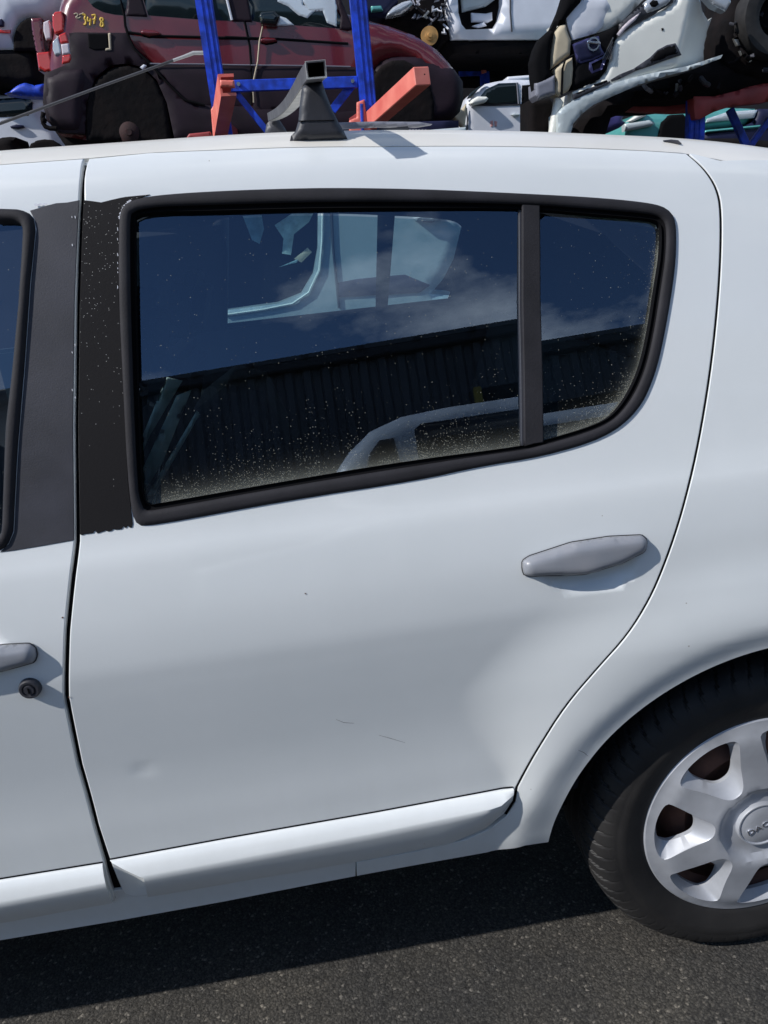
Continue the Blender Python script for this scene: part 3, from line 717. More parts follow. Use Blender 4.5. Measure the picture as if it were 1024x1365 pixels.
lathe('lock_barrel', [(.0, -.0095), (.0065, -.0095), (.0072, -.0065), (.0085, -.0065), (.0095, -.0085), (.0125, -.0085), (.0142, -.006), (.0148, -.001), (.0148, .004)], (lk.x, lk.y, lk.z), M['dkgrey'], front_door, 32)
box('keyhole', (lk.x-.0009, lk.y-.0105, lk.z-.004), (lk.x+.0009, lk.y-.0096, lk.z+.004), M['dark'], front_door, bev=0)

# scratches on the door, thin raised hairs of dark scuff
M['scratch'] = mat('dark_scratch', (.22, .21, .22), .7)
for sc_ in ([(448, 959), (458, 963), (472, 964)], [(505, 980), (520, 984), (540, 990)], [(771, 1000), (778, 1003), (784, 1008)]):
    tube('scratch', [SURF(*Q(a, b), .0001) for a, b in sc_], [.0002, .00045, .0002], M['scratch'], rear_door, 5)
# rusty speck on the door edge
for a, b in ((92, 929), (83.5, 823), (407, 791)):
    q = SURF(*Q(a, b), .0004); tube('rust_speck', [q, q+Vector((0, -.0006, 0))], .0012 if a < 200 else .0009, M['rust'], rear_door, 6)

# ------------------------------------------------------------------ wheel
TC = (WX, .045, WZ)                                     # y of the cover's rim plane
def wheel(cx):
    c0 = Vector((cx, .05, WZ))
    root = lathe('wheel', [(.165, .035), (.185, .02), (.192, .008), (.196, .012), (.196, .03), (.178, .05), (.172, .13), (.17, .16)], (cx, .05, WZ), M['rust'], car, 72)
    lathe('wheel_disc', [(.17, .07), (.150, .05), (.135, .030), (.118, .022), (.10, .03), (.085, .035), (.05, .035), (.03, .035)], (cx, .05, WZ), M['rust'], root, 72)
    # tyre: tread on the outside with sipes, rounded shoulder, bulging sidewall
    prof_ = [(.190, .032), (.196, .010), (.204, .000), (.212, -.003), (.225, -.0065), (.240, -.010), (.252, -.012), (.256, -.0105), (.262, -.0105), (.272, -.009), (.284, -.004), (.293, .003), (.2985, .010), (.3015, .014), (.3045, .020), (.3065, .028), (.308, .036), (.3088, .043),
             (.3090, .046), (.3015, .0475), (.3015, .0535), (.3092, .055), (.3095, .080), (.3022, .0815), (.3022, .0885), (.3096, .09), (.3096, .115), (.3022, .1165), (.3022, .1235), (.3094, .125), (.309, .150), (.304, .172), (.292, .185), (.25, .19), (.19, .165)]
    SEG = 1216; prof_ = [(.190+(r_-.190)*.915+(.0012 if 9 == i_ or i_ == 3 else 0), a*1.0-.001) for i_, (r_, a) in enumerate(prof_)]
    def fn(t, k, r_, a):
        if 10 <= k <= 17:
            ph = (t*64/(2*math.pi)+(a*18)) % 1
            if ph < .17: r_ -= .0042*(min(1, (k-9)/3)); a += .0018*max(0, (14-k)/4)
        if 4 <= k <= 8 and (t*180/(2*math.pi)) % 1 < .5 and False: a -= .0003
        # contact patch
        z = WZ+r_*math.sin(t)
        if z < .002: r_ = (WZ-.002)/max(.2, -math.sin(t)); a -= .003*min(1, (.002-z)/.004) if k < 17 else 0
        return r_, a
    lathe('tyre', prof_, (cx, .05, WZ), M['tyre'], root, SEG, fn=fn)
    for i_, ch in enumerate('185/65R15'):
        a_ = R(203-i_*5.2); c_ = Vector((cx+.2335*math.cos(a_), .05+.0-.0045, WZ+.2335*math.sin(a_)))
        mt_ = Matrix.Translation(c_) @ Matrix.Rotation(math.pi/2-a_, 4, 'Y') @ Matrix.Rotation(R(90), 4, 'X')
        textmesh('sidewall_letter', ch, .017, M['tyre'], root, mt_, .0016)
    # wheel cover
    NH = 7; ph0 = R(176.5-51.43*0)
    def P2(r_, a): return (r_*math.cos(a), r_*math.sin(a))
    def ydisc(r_): 
        return -.013+.010*sm((r_-.165)/.035)-.010*sm((.075-r_)/.05)*0+.012*sm((.17-r_)/.1)*0-(.012*sm((.18-r_)/.14))+.013*sm((.080-r_)/.018)
    outer = [P2(.200, 2*math.pi*i/180) for i in range(180)]
    pockets = []; holes_ = []
    for k in range(NH):
        ac = ph0+2*math.pi*k/NH
        hwid = lambda r_, w0, w1: (w0+(w1-w0)*(r_-.085)/.10)
        pk = [(.181, -.345), (.186, -.18), (.187, 0), (.186, .18), (.181, .345), (.165, .335), (.130, .27), (.100, .21), (.088, .13), (.085, 0), (.088, -.13), (.100, -.21), (.130, -.27), (.165, -.335)]
        hl = [(.171, -.26), (.1745, -.15), (.175, 0), (.1745, .13), (.171, .20), (.155, .225), (.135, .20), (.120, .15), (.113, .08), (.112, -.02), (.114, -.12), (.122, -.2), (.138, -.26), (.158, -.29)]
        pockets.append(resample(smoothpoly([P2(r_, ac+a) for r_, a in pk], 2), 60)); holes_.append(resample(smoothpoly([P2(r_, ac+a) for r_, a in hl], 2), 60))
    v, f = cdt(outer, pockets, .009)
    verts = [c0+Vector((x, ydisc(math.hypot(x, z)), z)) for x, z in v]; faces = list(f)
    for pk, hl in zip(pockets, holes_):
        b = len(verts); n = len(pk)
        # align start
        for t_ in (0, .06, 1, 1.02):
            for i in range(n):
                p = pk[i]; h = hl[i]; u = min(1, t_)
                x = p[0]+(h[0]-p[0])*u; z = p[1]+(h[1]-p[1])*u; yy = ydisc(math.hypot(*p)) + (0 if t_ == 0 else .0022 if t_ < .1 else .019 if t_ == 1 else .026)
                verts.append(c0+Vector((x, yy, z)))
        for k in range(3):
            for i in range(n): j = (i+1) % n; faces.append((b+k*n+i, b+k*n+j, b+(k+1)*n+j, b+(k+1)*n+i))
    b = len(verts); n = len(outer)
    for rr, yy in ((.200, ydisc(.2)), (.2025, ydisc(.2)+.0025), (.2025, ydisc(.2)+.008), (.196, ydisc(.2)+.012)):
        verts += [c0+Vector((rr*math.cos(2*math.pi*i/n), yy, rr*math.sin(2*math.pi*i/n))) for i in range(n)]
    for k in range(3):
        for i in range(n): j = (i+1) % n; faces.append((b+k*n+i, b+k*n+j, b+(k+1)*n+j, b+(k+1)*n+i))
    mk('wheel_cover', verts, faces, M['cover'], root, merge=1e-5, sharp=32)
    y0 = ydisc(.02)-.005
    lathe('centre_cap', [(.0, y0-.0045), (.020, y0-.0042), (.033, y0-.0028), (.0385, y0-.0010), (.040, y0-.0030), (.0422, y0-.0030), (.0435, y0+.001), (.0435, y0+.01)], c0, M['cover'], root, 64)
    mtx = Matrix.Translation(c0+Vector((0, y0-.0045, 0))) @ Matrix.Rotation(R(-24), 4, 'Y') @ Matrix.Rotation(R(90), 4, 'X') @ Matrix.Diagonal((1.25, 1, 1, 1))
    textmesh('centre_cap_lettering', 'DACIA', .0145, M['chrome'], root, mtx, .0012, .0, 1.12)
    # valve and drum behind
    lathe('brake_drum', [(.11, .06), (.12, .065), (.122, .10)], (cx, .06, WZ), M['rust'], root, 40)
    return root
wheel(WX); wheel(WXF)

# inner wheel arch and body core closing the car
for cx in (WX, WXF):
    v_ = []; f_ = []; n = 40
    for i in range(n+1):
        a = R(0+180*i/n)
        for yy in (.085, .42): v_.append(Vector((cx+.395*math.cos(a), yy, max(.27, WZ+.395*math.sin(a)))))
        if i: f_.append((2*i-2, 2*i-1, 2*i+1, 2*i))
    b = len(v_); v_ += [Vector((cx, .42, WZ))]
    f_ += [(b, 2*i+1, 2*i+3) for i in range(n)]
    mk('wheel_arch_liner', v_, f_, M['dark'], car)
# front wing, simple out-of-frame body
archf = [(WXF+WR*math.cos(R(a)), WZ+.005+WR*math.sin(R(a))) for a in range(-10, 191, 5)]
wing = [Wc(-1.365, .95), Wc(-1.40, .99), Wc(-2.0, .93), Wc(-2.4, .80), Wc(-2.6, .60), Wc(-2.62, .35), Wc(-2.35, .28)]+[Wc(x, max(.26, z)) for x, z in archf][::-1]+[Wc(-1.5, .28), Wc(-1.375, .42), Wc(-1.375, .7)]
panel('front_wing', wing, [], M['white'], car, grid=.04, den=.03)
hv = []; hf = []
for i in range(13):
    x = -2.62+i*.11
    z = .62+.36*math.sin(min(1, (x+2.62)/1.3)*math.pi/2)
    for j in range(9):
        y = .08+(1.66-.08)*j/8; hv.append(Vector((x, y, z+.05*math.sin(math.pi*j/8)))) 
    if i:
        for j in range(8): hf.append(((i-1)*9+j, (i-1)*9+j+1, i*9+j+1, i*9+j))
mk('bonnet', hv, hf, M['white'], car)
mk('windscreen', [Vector(p) for p in ((-1.28, .1, .98), (-1.28, 1.64, .98), (-.82, 1.5, 1.44), (-.82, .24, 1.44))], [(0, 1, 2, 3)], M['clear'], car)
mk('tail_panel', [Vector(p) for p in ((1.36, .08, .3), (1.36, 1.66, .3), (1.36, 1.66, .9), (1.1, 1.5, 1.36), (1.1, .24, 1.36), (1.36, .08, .9))], [(0, 1, 2, 5), (5, 2, 3, 4)], M['white'], car, False)
mk('front_bumper', [Vector(p) for p in ((-2.63, .08, .25), (-2.63, 1.66, .25), (-2.63, 1.66, .63), (-2.63, .08, .63))], [(0, 1, 2, 3)], M['white'], car, False)

# inner skin so that the cabin is closed around the window
inner = QL([(112, 215), (0, 222)])+[Wc(-1.1, 1.15), Wc(-1.3, .9), Wc(-1.3, .45)]+[Wc(.2, .45), Wc(.3, .7), Wc(1.3, .75), Wc(1.25, 1.05), Wc(1.0, 1.27), Wc(.8, 1.34)]+QL(topE[::-1])[0:-1]
ih = inset(seOq, .01)
vI, fI = cdt(densify(inner, .05), [densify(ih, .02), densify(inset(winpoly, .012), .03)], .06)
mk('inner_skin', [SURF(x, s, -.035) for x, s in vI], fI, M['trim'], car)
far = lambda p: Vector((p.x, 1.74-p.y, p.z))
vF, fF = cdt(densify(inner, .05), [densify(inset(seOq, -.018), .02), densify(inset(winpoly, .0), .03)], .06)
mk('far_side', [far(SURF(x, s, -.012)) for x, s in vF], fF, M['trim'], car)
vL, fL = cdt(densify([Wc(-2.4, .3), Wc(1.3, .3), Wc(1.3, .75), Wc(.3, .7), Wc(.2, .45), Wc(-1.3, .45), Wc(-1.3, .9), Wc(-2.4, .8)], .1), [], .1)
mk('far_lower_side', [far(SURF(x, s, -.012)) for x, s in vL], fL, M['white'], car)
# door card on the far side, higher than the glass line, and the far pillars
box('door_card', (-.95, 1.60, .45), (.56, 1.64, 1.087), M['trim'], car, .012)
fp = [P(505, 272, 1.60), P(528, 272, 1.60), P(517, 412, 1.60), P(502, 412, 1.60)]
bp_ = [P(176, 262, 1.585), P(304, 262, 1.585), P(302, 440, 1.585), P(176, 460, 1.585)]
slabw('pillar_trim', [(p.x, p.z) for p in bp_], 1.585, .05, M['trim'], car, r=.015)
slabw('window_divider', [(p.x, p.z) for p in fp], 1.60, .03, M['dark'], car, r=.006)
fg = inset(seOq, -.014)
v_, f_ = cdt(densify(fg, .04), [], .05)
mk('far_window_glass', [far(SURF(x, s, -.02)) for x, s in v_], f_, M['clear'], car)
# cabin lining: headliner, floor, parcel shelf
box('headliner', (-.9, .3, 1.452), (.2, 1.44, 1.458), M['trim'], car, .002)
box('cabin_floor', (-1.3, .12, .36), (.9, 1.62, .38), M['seat'], car, .002)
box('parcel_shelf', (.62, .14, .93), (1.15, 1.6, .95), M['trim'], car, .004)
def seat(name, x, y, w_, lean, parent, hr=True):
    m_ = Matrix.Rotation(R(lean), 3, 'Y')
    o = box(name, (x, y, .55), (x+.11, y+w_, 1.12), M['seat'], parent, .04, m_, (x, y, .55))
    box('seat_cushion', (x-.45, y, .48), (x+.08, y+w_, .60), M['seat'], parent, .04)
    if hr: box('headrest', (x+.02, y+w_*.25, 1.15), (x+.11, y+w_*.75, 1.32), M['seat'], parent, .03, m_, (x, y, .55))
seat('rear_seat', .42, .22, 1.3, 20, car, False)
seat('front_seat', -.56, .18, .5, 18, car)
seat('front_seat', -.56, 1.02, .5, 18, car)
M['strap'] = mat('pale_green_plastic', (.55, .68, .64), .5, var=.4, vscale=30)
M['pale'] = mat('pale_blue_sheet', (.25, .38, .42), .4, var=.4, vscale=20)
for pts, y in (([(222, 503), (243, 508), (200, 580), (190, 602), (190, 580)], .30), ([(235, 528), (255, 520), (215, 620), (192, 655), (190, 625)], .26), ([(262, 548), (266, 553), (225, 625), (205, 662), (195, 662)], .24)):
    slab('plastic_strip', pts, y, .004, M['strap'], car, r=.004, grid=.02)
slab('shoulder_bolster', [(250, 560), (300, 520), (350, 530), (385, 600), (392, 690), (230, 690)], .42, .3, M['seat'], car, r=.06)

# aerial from the front of the roof, leaning back
an0 = P(-330, 300, .72); an0.z = 1.49
tube('aerial', [an0, P(0, 164.5, .72), P(140, 113, .72), P(232, 80, .72)], [.0035, .0030, .0026, .0026], M['dkgrey'], car, 8)
M['tip'] = mat('worn_aerial_tip', (.35, .35, .36), .4)
tube('aerial_tip', [P(231, 80.3, .72), P(245, 75.5, .72), P(258, 70.5, .72), P(271, 70.3, .72)], [.0027, .003, .0036, .0036], M['tip'], car, 8)

# ------------------------------------------------------------------ roof crossbar (stands on the roof)
bar = empty('roof_crossbar', (-.02, .33, 1.48))
tag(bar, 'square-tube roof crossbar on tapered dark plastic feet, clamped on the white roof', 'roof bar')
def fpos(px, py, y): return P(px, py, y)
# near foot
FY = SURF(*Q(425, 187.5)).y
slab('foot', [(386.5, 187), (388, 180), (394, 174), (398, 160), (400, 135), (402.5, 116), (408, 110), (430, 107), (434, 120), (443.5, 145), (452, 162), (459, 174), (464.5, 185.5)], FY, .085, M['dkgrey'], bar, r=.008, grid=.006)
slab('foot_seam', [(398, 160.5), (446, 159.5), (446, 160.6), (398, 161.6)], FY-.0012, .004, M['dark'], bar, r=.001)
# bar: hollow square tube, arched
def sqtube(name, pts, s_, wall, m, parent, wdt=None, side=None):
    pts = [Vector(p) for p in pts]; verts = []; faces = []; wdt = wdt or s_
    sec = [(-.5, -.5), (.5, -.5), (.5, .5), (-.5, .5)]
    for i, p in enumerate(pts):
        d = (pts[min(i+1, len(pts)-1)]-pts[max(0, i-1)]).normalized(); sd = side or d.cross(Vector((0, 0, 1))).normalized(); u = sd.cross(d).normalized()
        for k, (a, b) in enumerate(sec): verts.append(p+sd*a*wdt+u*b*s_)
        for k, (a, b) in enumerate(sec): verts.append(p+sd*a*(wdt-2*wall)+u*b*(s_-2*wall))
        if i:
            o = (i-1)*8
            for k in range(4):
                faces.append((o+k, o+(k+1) % 4, o+8+(k+1) % 4, o+8+k)); faces.append((o+4+k, o+4+(k+1) % 4, o+12+(k+1) % 4, o+12+k))
    for o in (0, (len(pts)-1)*8):
        for k in range(4): faces.append((o+k, o+(k+1) % 4, o+4+(k+1) % 4, o+4+k))
    return mk(name, verts, faces, m, parent, False)
ctl = [(421.5, 92.5, .12), (411, 105.5, .28), (399, 123, .54), (387, 139, .80), (375, 149.5, 1.06), (363, 155.5, 1.34)]
bp = catmull([tuple(P(*c)) for c in ctl], 6)
sz_ = (P(434, 92, .12)-P(408, 92, .12)).length
sqtube('bar', bp, sz_*.78, .0016, M['alublk'], bar, sz_)
M['cut'] = mat('sawn_metal_edge', (.62, .62, .60), .5)
sqtube('bar_end_edge', bp[:2][:1]+[Vector(bp[0])+(Vector(bp[1])-Vector(bp[0])).normalized()*.0025], sz_*.78+.0010, .0019, M['cut'], bar, sz_+.0010)
# bare underside strip
vv = []; ff = []
for i, p in enumerate(bp[4:]):
    p = Vector(p); q = Vector(bp[min(i+5, len(bp)-1)]); d = (q-Vector(bp[i+3])).normalized(); sd = d.cross(Vector((0, 0, 1))).normalized(); u = sd.cross(d)
    for a in (-.42, .42): vv.append(p+sd*a*sz_-u*(sz_*.39+.0006))
    if i: ff.append((2*i-2, 2*i-1, 2*i+1, 2*i))
mk('bar_underside', vv, ff, M['alu'], bar)
slab('foot', [(352, 182), (355, 165), (360, 159), (372, 158), (380, 170), (386, 182)], 1.34, .06, M['dkgrey'], bar, r=.01, grid=.02)
box('clamp', (P(406, 112, .34).x, .33, P(406, 112, .34).z), (P(430, 104, .34).x, .42, P(430, 104, .34).z), M['alu'], bar, .003)
slab('rubber_strip', [(446, 163), (500, 161.5), (558, 162), (577, 165), (556, 168.5), (500, 168), (452, 171)], .47, .02, M['handle'], bar, r=.002, grid=.01)
# crumbs of dried moss on the roof edge
vv = []; ff = []
for px in [560, 562, 566, 570, 585, 604, 610, 533, 700, 480]+[random.uniform(470, 690) for _ in range(8)]:
    q = Q(px, 184); c = SURF(q[0], zs(1.483)+.05+random.uniform(-.02, .05), .001); b = len(vv); r_ = random.uniform(.0012, .003)
    vv += [c+Vector((random.uniform(-r_, r_), random.uniform(-r_, r_), random.uniform(0, r_*1.3))) for _ in range(6)]
    ff += [(b, b+1, b+2), (b, b+2, b+3), (b+3, b+4, b+5), (b+1, b+4, b+2), (b, b+5, b+1)]
M['moss'] = mat('dry_moss', (.30, .26, .12), .9)
tag(mk('moss_crumbs', vv, ff, M['moss'], None, False), 'dry yellowish moss crumbs on the edge of the white roof', 'moss', None, 'stuff')
#BACKGROUND#
# ================================================================== BEHIND THE CAMERA: what the windows reflect
M['clad'] = mat('grey_metal_cladding', (.10, .105, .115), .55, .2, var=.2, vscale=1.2)
M['clad_dk'] = mat('dark_eave_flashing', (.03, .03, .035), .6)
wh = empty('warehouse', (2, -12.4, 0)); wh.rotation_euler = (0, 0, R(6.5))
tag(wh, 'long grey corrugated metal warehouse mirrored in the white car\'s windows', 'warehouse')
vv = []; ff = []; x = -16.0; i = 0
while x < 22:
    for dx, y in ((0, -12), (.12, -12), (.17, -12.06), (.29, -12.06)):
        vv += [Vector((x+dx, y, 0)), Vector((x+dx, y, 6.0))]
    x += .34
for k in range(len(vv)//2-1): ff.append((2*k, 2*k+1, 2*k+3, 2*k+2))
corr = mk('corrugated_wall', vv, ff, M['clad'], wh, False)
box('eave', (-16.2, -12.2, 5.98), (22.2, -11.86, 6.14), M['clad_dk'], wh, .02)
box('roof', (-16.2, -24, 6.16), (22.2, -11.9, 6.24), M['clad'], wh, 0)
box('side_wall', (-16.1, -24, 0), (-16.0, -12.1, 6.1), M['clad'], wh, 0)
box('side_wall', (21.7, -24, 0), (21.8, -12.1, 6.1), M['clad'], wh, 0)
box('back_wall', (-16, -24.1, 0), (22, -24, 6.1), M['clad'], wh, 0)
for i in range(34): box('eave_bolt', (-14+i*1.0, -11.9, 6.12), (-13.88+i*1.0, -11.82, 6.2), M['clad_dk'], wh, .01)
dd = box('door_opening', (3.05, -12.05, 0), (9.6, -11.93, 5.1), M['dark'], wh, .01)
M['yellow'] = mat('yellow_post', (.45, .33, .03), .5)
box('door_post', (2.9, -12.0, 0), (3.04, -11.88, 5.12), M['yellow'], wh, .01)

van = empty('white_van', (1.9, -3.8, 0)); van.scale = (1, 1, 1.06); van.rotation_euler = (0, 0, R(3.5))
tag(van, 'white van with dark side windows, mirrored in the lower half of the rear door glass', 'van')
M['vanw'] = mat('van_paint', (.86, .88, .86), .35, coat=.4)
M['vang'] = mat('van_dark_glass', (.01, .012, .016), .08, coat=.3)
def vslab(name, poly, y, th, m, par, r=.03, hs=(), grid=None):
    """faces +y (towards the white car): built facing -y, then mirrored"""
    o = slabw(name, poly, 0, th, m, par, r, grid, hs)
    me = o.data
    for v in me.vertices: v.co.y = y-v.co.y
    me.flip_normals(); return o
vb = [(-.75, .35), (-.72, .95), (-.35, 1.12), (-.05, 1.22), (.12, 1.72), (.22, 1.83), (.36, 1.93), (.55, 1.985), (.8, 2.0), (4.1, 2.02), (4.3, 1.95), (4.35, 1.2), (4.35, .4), (3.95, .3), (3.9, .55), (3.7, .68), (3.5, .55), (3.42, .3), (.55, .3), (.5, .55), (.3, .68), (.1, .55), (.02, .3)]
vslab('body', vb, -3.0, 1.6, M['vanw'], van, .16, grid=.07)
vslab('quarter_window', [(.28, 1.60), (.33, 1.76), (.40, 1.83), (.48, 1.83), (.51, 1.60)], -2.985, .03, M['vang'], van, .01)
vslab('side_window', [(.60, 1.35), (.60, 1.86), (.64, 1.885), (2.25, 1.89), (2.25, 1.35)], -2.985, .03, M['vang'], van, .01)
vslab('side_window', [(2.34, 1.35), (2.34, 1.89), (4.0, 1.89), (4.0, 1.35)], -2.985, .03, M['vang'], van, .01)
for wx in (.28, 3.7):
    lathe('wheel', [(0, .0), (.16, .0), (.19, .03), (.2, .0), (.30, .01), (.315, .05), (.315, .2), (0, .2)], (wx, -3.17, .315), M['tyre'], van, 40)

# ================================================================== BEHIND THE WHITE CAR: the scrapyard racks
M['maroon'] = mat('maroon_paint', (.125, .010, .015), .25, coat=.7, var=.25, vscale=3, rvar=.08)
M['clad2'] = mat('faded_black_cladding', (.017, .009, .015), .55, spec=.22, var=.4, vscale=4, rvar=.1)
M['bwin'] = mat('dark_car_window', (.008, .014, .016), .08, coat=.2)
M['blue'] = mat('blue_rack_paint', (.010, .060, .56), .45, var=.6, vscale=13, bump=.1, rvar=.1)
M['pink'] = mat('faded_red_rack_paint', (.80, .24, .18), .5, col2=(.66, .13, .10), vscale=5, bump=.15)
M['red'] = mat('dark_red_rack_paint', (.33, .05, .05), .55, var=.3, vscale=5)
M['bwhite'] = mat('dull_white_paint', (.66, .68, .74), .4, coat=.3, var=.12, vscale=3)
M['cream'] = mat('bright_white_plastic', (.78, .78, .72), .4, coat=.3, var=.08, vscale=4)
M['silver'] = mat('silver_paint', (.50, .555, .565), .35, .15, coat=.4, var=.1, vscale=3)
M['under'] = mat('shade_dark_underbody', (.003, .003, .004), .9, col2=(.010, .007, .007), vscale=5, bump=.4, bscale=14, bdist=.02, spec=.15)  # near black: shade under and inside the cars is in this colour
M['redlens'] = mat('red_lamp_lens', (.55, .03, .025), .15, coat=.6)
M['clearlens'] = mat('pale_lamp_lens', (.62, .55, .58), .15, coat=.6)
M['tan'] = mat('tan_foam', (.50, .43, .31), .8, var=.25, vscale=6, bump=.4, bscale=20)
M['drust'] = mat('dark_rusty_hub', (.028, .007, .007), .8, var=.5, vscale=14)
M['gold'] = mat('brake_disc_rust', (.55, .30, .10), .5, .4, var=.3, vscale=12)
M['teal'] = mat('teal_paint', (.10, .38, .36), .35, .2, coat=.5, var=.15, vscale=3)
M['purple'] = mat('blue_purple_tarp', (.06, .055, .20), .5, var=.4, vscale=5, bump=.6, bscale=12)
M['navy'] = mat('navy_panel', (.012, .014, .045), .5, spec=.25)
M['lamp'] = mat('headlamp_glass', (.45, .48, .52), .1, .3, coat=.8)
M['ylw'] = mat('yellow_grease_pen', (.75, .50, .08), .7)
M['mirr'] = mat('blue_sheen_trim', (.05, .05, .14), .3, .2)  # blue sheen of the grille trim put into its base colour
M['pane'] = mat('bright_sky_pane', (.62, .68, .72), .2, .2, coat=.3)  # pale base colour in place of bright sky in the glass

def cr(ox, oy, k): return lambda pts: [(ox+a/k, oy+b/k) for a, b in pts]
c1 = cr(0, 0, 2.926); c2 = cr(300, 0, 2.926); c5 = cr(180, 0, 4.655); c0 = cr(0, 0, 5.689); c3 = cr(0, 80, 5.689); c6 = cr(490, 0, 3.793); c7 = cr(700, 0, 3.16); c8 = cr(740, 100, 3.606)

# ---- maroon car on the rack
MY = 7.7
mc = empty('maroon_car', (P(300, 200, MY).x, MY+.8, P(300, 185, MY).z))
tag(mc, 'maroon people carrier with dark lower cladding and missing rear wheel, raised on the blue rack', 'car')
body = [(76, -6), (72, 12), (63, 34), (58, 60), (57, 99), (56, 137), (62, 162), (75, 178), (115, 185), (113, 160), (115, 137), (124, 110), (140, 92), (160, 87), (190, 92), (210, 110), (222, 135), (226, 156), (232, 180),
        (300, 178), (470, 170), (492, 172), (488, 140), (494, 108), (508, 88), (528, 80), (552, 88), (570, 112), (577, 140), (575, 165), (598, 162), (612, 150), (620, 130), (619, 108), (608, 86), (587, 62), (556, 42), (520, 29), (487, 20), (462, 12), (440, -30), (400, -62), (330, -82), (200, -82), (130, -72), (95, -40)]
mb = slab('body', body, MY, 1.62, M['maroon'], mc, r=.16, grid=.09)
clad = c1([(172, 285), (262, 248), (278, 235), (268, 128), (292, 124), (492, 126), (520, 175), (585, 245), (622, 300), (700, 372), (760, 402), (850, 412), (1400, 420), (1500, 500), (680, 540), (665, 470), (650, 400), (610, 310), (560, 262), (500, 245), (430, 252), (370, 300), (335, 400), (330, 520), (230, 515), (180, 470), (165, 400)])
slab('cladding', clad, MY-.02, .06, M['clad2'], mc, r=.015, grid=.06)
slab('door_cladding', c1([(582, 248), (978, 254), (984, 410), (830, 412), (760, 402), (700, 372), (640, 310)]), MY-.018, .06, M['clad2'], mc, r=.012, grid=.06)
slab('door_cladding', c2([(108, 254), (492, 258), (590, 275), (570, 330), (570, 480), (110, 430)]), MY-.018, .06, M['clad2'], mc, r=.012, grid=.06)
slab('front_bumper', c2([(560, 300), (590, 240), (650, 205), (740, 200), (820, 230), (880, 250), (905, 262), (938, 310), (940, 380), (925, 430), (885, 470), (820, 482), (560, 490)]), MY-.03, .5, M['clad2'], mc, r=.12, grid=.06)  # dark slab over the lower nose; its colour carries the shade there
slab('wing_arch_shade', c2([(575, 300), (610, 255), (650, 235), (700, 232), (760, 262), (800, 320), (820, 400), (815, 480), (600, 500), (565, 400)]), MY-.045, .5, M['under'], mc, r=.02)  # dark slab: shade inside the front arch put into its colour
slab('arch_liner', c1([(336, 545), (330, 460), (340, 370), (380, 305), (440, 262), (500, 252), (560, 270), (610, 320), (645, 390), (660, 470), (668, 560)]), MY-.004, .5, M['under'], mc, r=.02)
slab('bumper_corner', c1([(168, 290), (250, 255), (335, 250), (345, 330), (330, 400), (325, 520), (215, 512), (178, 470), (163, 400)]), MY-.05, .3, M['clad2'], mc, r=.10, grid=.05)
lathe('hub', [(0, -.02), (.03, -.02), (.035, .0), (.09, .01), (.11, .03), (.115, .10), (0, .12)], P(172, 176, MY-.02), M['drust'], mc, 32)
slab('underfloor', [(62, 160), (232, 140), (480, 150), (600, 158), (560, 215), (100, 215)], MY+.25, 1.2, M['under'], mc, r=.05)
# windows
for nm, pts in (('quarter_window', c1([(346, -60), (342, 0), (362, 25), (400, 45), (445, 55), (484, 58), (492, 30), (500, -60)])),
                ('rear_window', c1([(555, -90), (560, 0), (578, 58), (780, 74), (905, 80), (886, 0), (865, -90)])),
                ('front_window', c1([(960, -90), (968, 0), (984, 80), (1030, 88), (1345, 110), (1325, 60), (1290, 0), (1230, -80)]))):
    slab(nm, pts, MY-.012, .05, M['bwin'], mc, r=.01, grid=.08)
slab('pillar_trim', c1([(500, -80), (496, 30), (490, 60), (575, 64), (556, 0), (552, -80)]), MY-.016, .04, M['clad2'], mc, r=.01)
slab('pillar_trim', c1([(870, -80), (892, 0), (908, 82), (984, 84), (968, 0), (955, -80)]), MY-.016, .04, M['clad2'], mc, r=.01)
slab('sky_tone_patch', [(370, -20), (370, 2), (384, 8), (398, 20), (410, 24), (420, 14), (404, 6), (402, -20)], MY-.018, .02, M['pane'], mc, r=.004)  # opaque pale slabs, brightness of the sky put into their colour
slab('sky_tone_patch', [(403, -20), (404, 2), (412, 16), (430, 14), (436, 30), (449, 35), (449, 8), (442, -20)], MY-.018, .02, M['pane'], mc, r=.004)
slab('sky_tone_patch', [(366, 34), (370, 20), (382, 24), (392, 33), (380, 34)], MY-.018, .02, M['pane'], mc, r=.004)
slab('mirror', c2([(140, 40), (190, 36), (215, 60), (200, 95), (140, 90), (130, 60)]), MY-.12, .1, M['bwin'], mc, r=.04)
stw = P(416, 26, MY+.25)
tube('steering_wheel', [stw+Vector((.16*math.cos(a), .06*math.sin(a), .15*math.sin(a))) for a in [math.pi*k/12-.2 for k in range(0, 15)]], .018, M['bwin'], mc)
slab('a_pillar', c2([(430, -60), (440, 20), (452, 60), (448, 112), (480, 118), (500, 110), (480, 60), (455, 0), (450, -60)]), MY-.02, .06, M['clad2'], mc, r=.01)
for ln in (c1([(905, 78), (886, 0), (868, -60)]),): tube('window_trim', [P(a, b, MY-.025) for a, b in ln], .012, M['bwhite'], mc, 6)
for ln in ([(161, 0), (166, 22), (167, 34), (171, 48), (180, 66), (198, 82), (219, 106), (246, 133), (273, 140)], [(322, 0), (326, 27), (333, 61), (335, 87), (335, 140)], c1([(500, 126), (600, 140), (790, 145), (970, 150)]), c2([(0, 145), (200, 152), (480, 170)])):
    tube('door_gap', [P(a, b, MY-.002 if b < 43 or a > 300 else MY-.021) for a, b in ln], .012, M['dark'], mc, 6)
tube('hanging_wire', [P(a, b, MY-.03) for a, b in c2([(150, 90), (135, 160), (128, 240), (108, 330), (112, 400)])], .008, M['tan'], mc, 5)
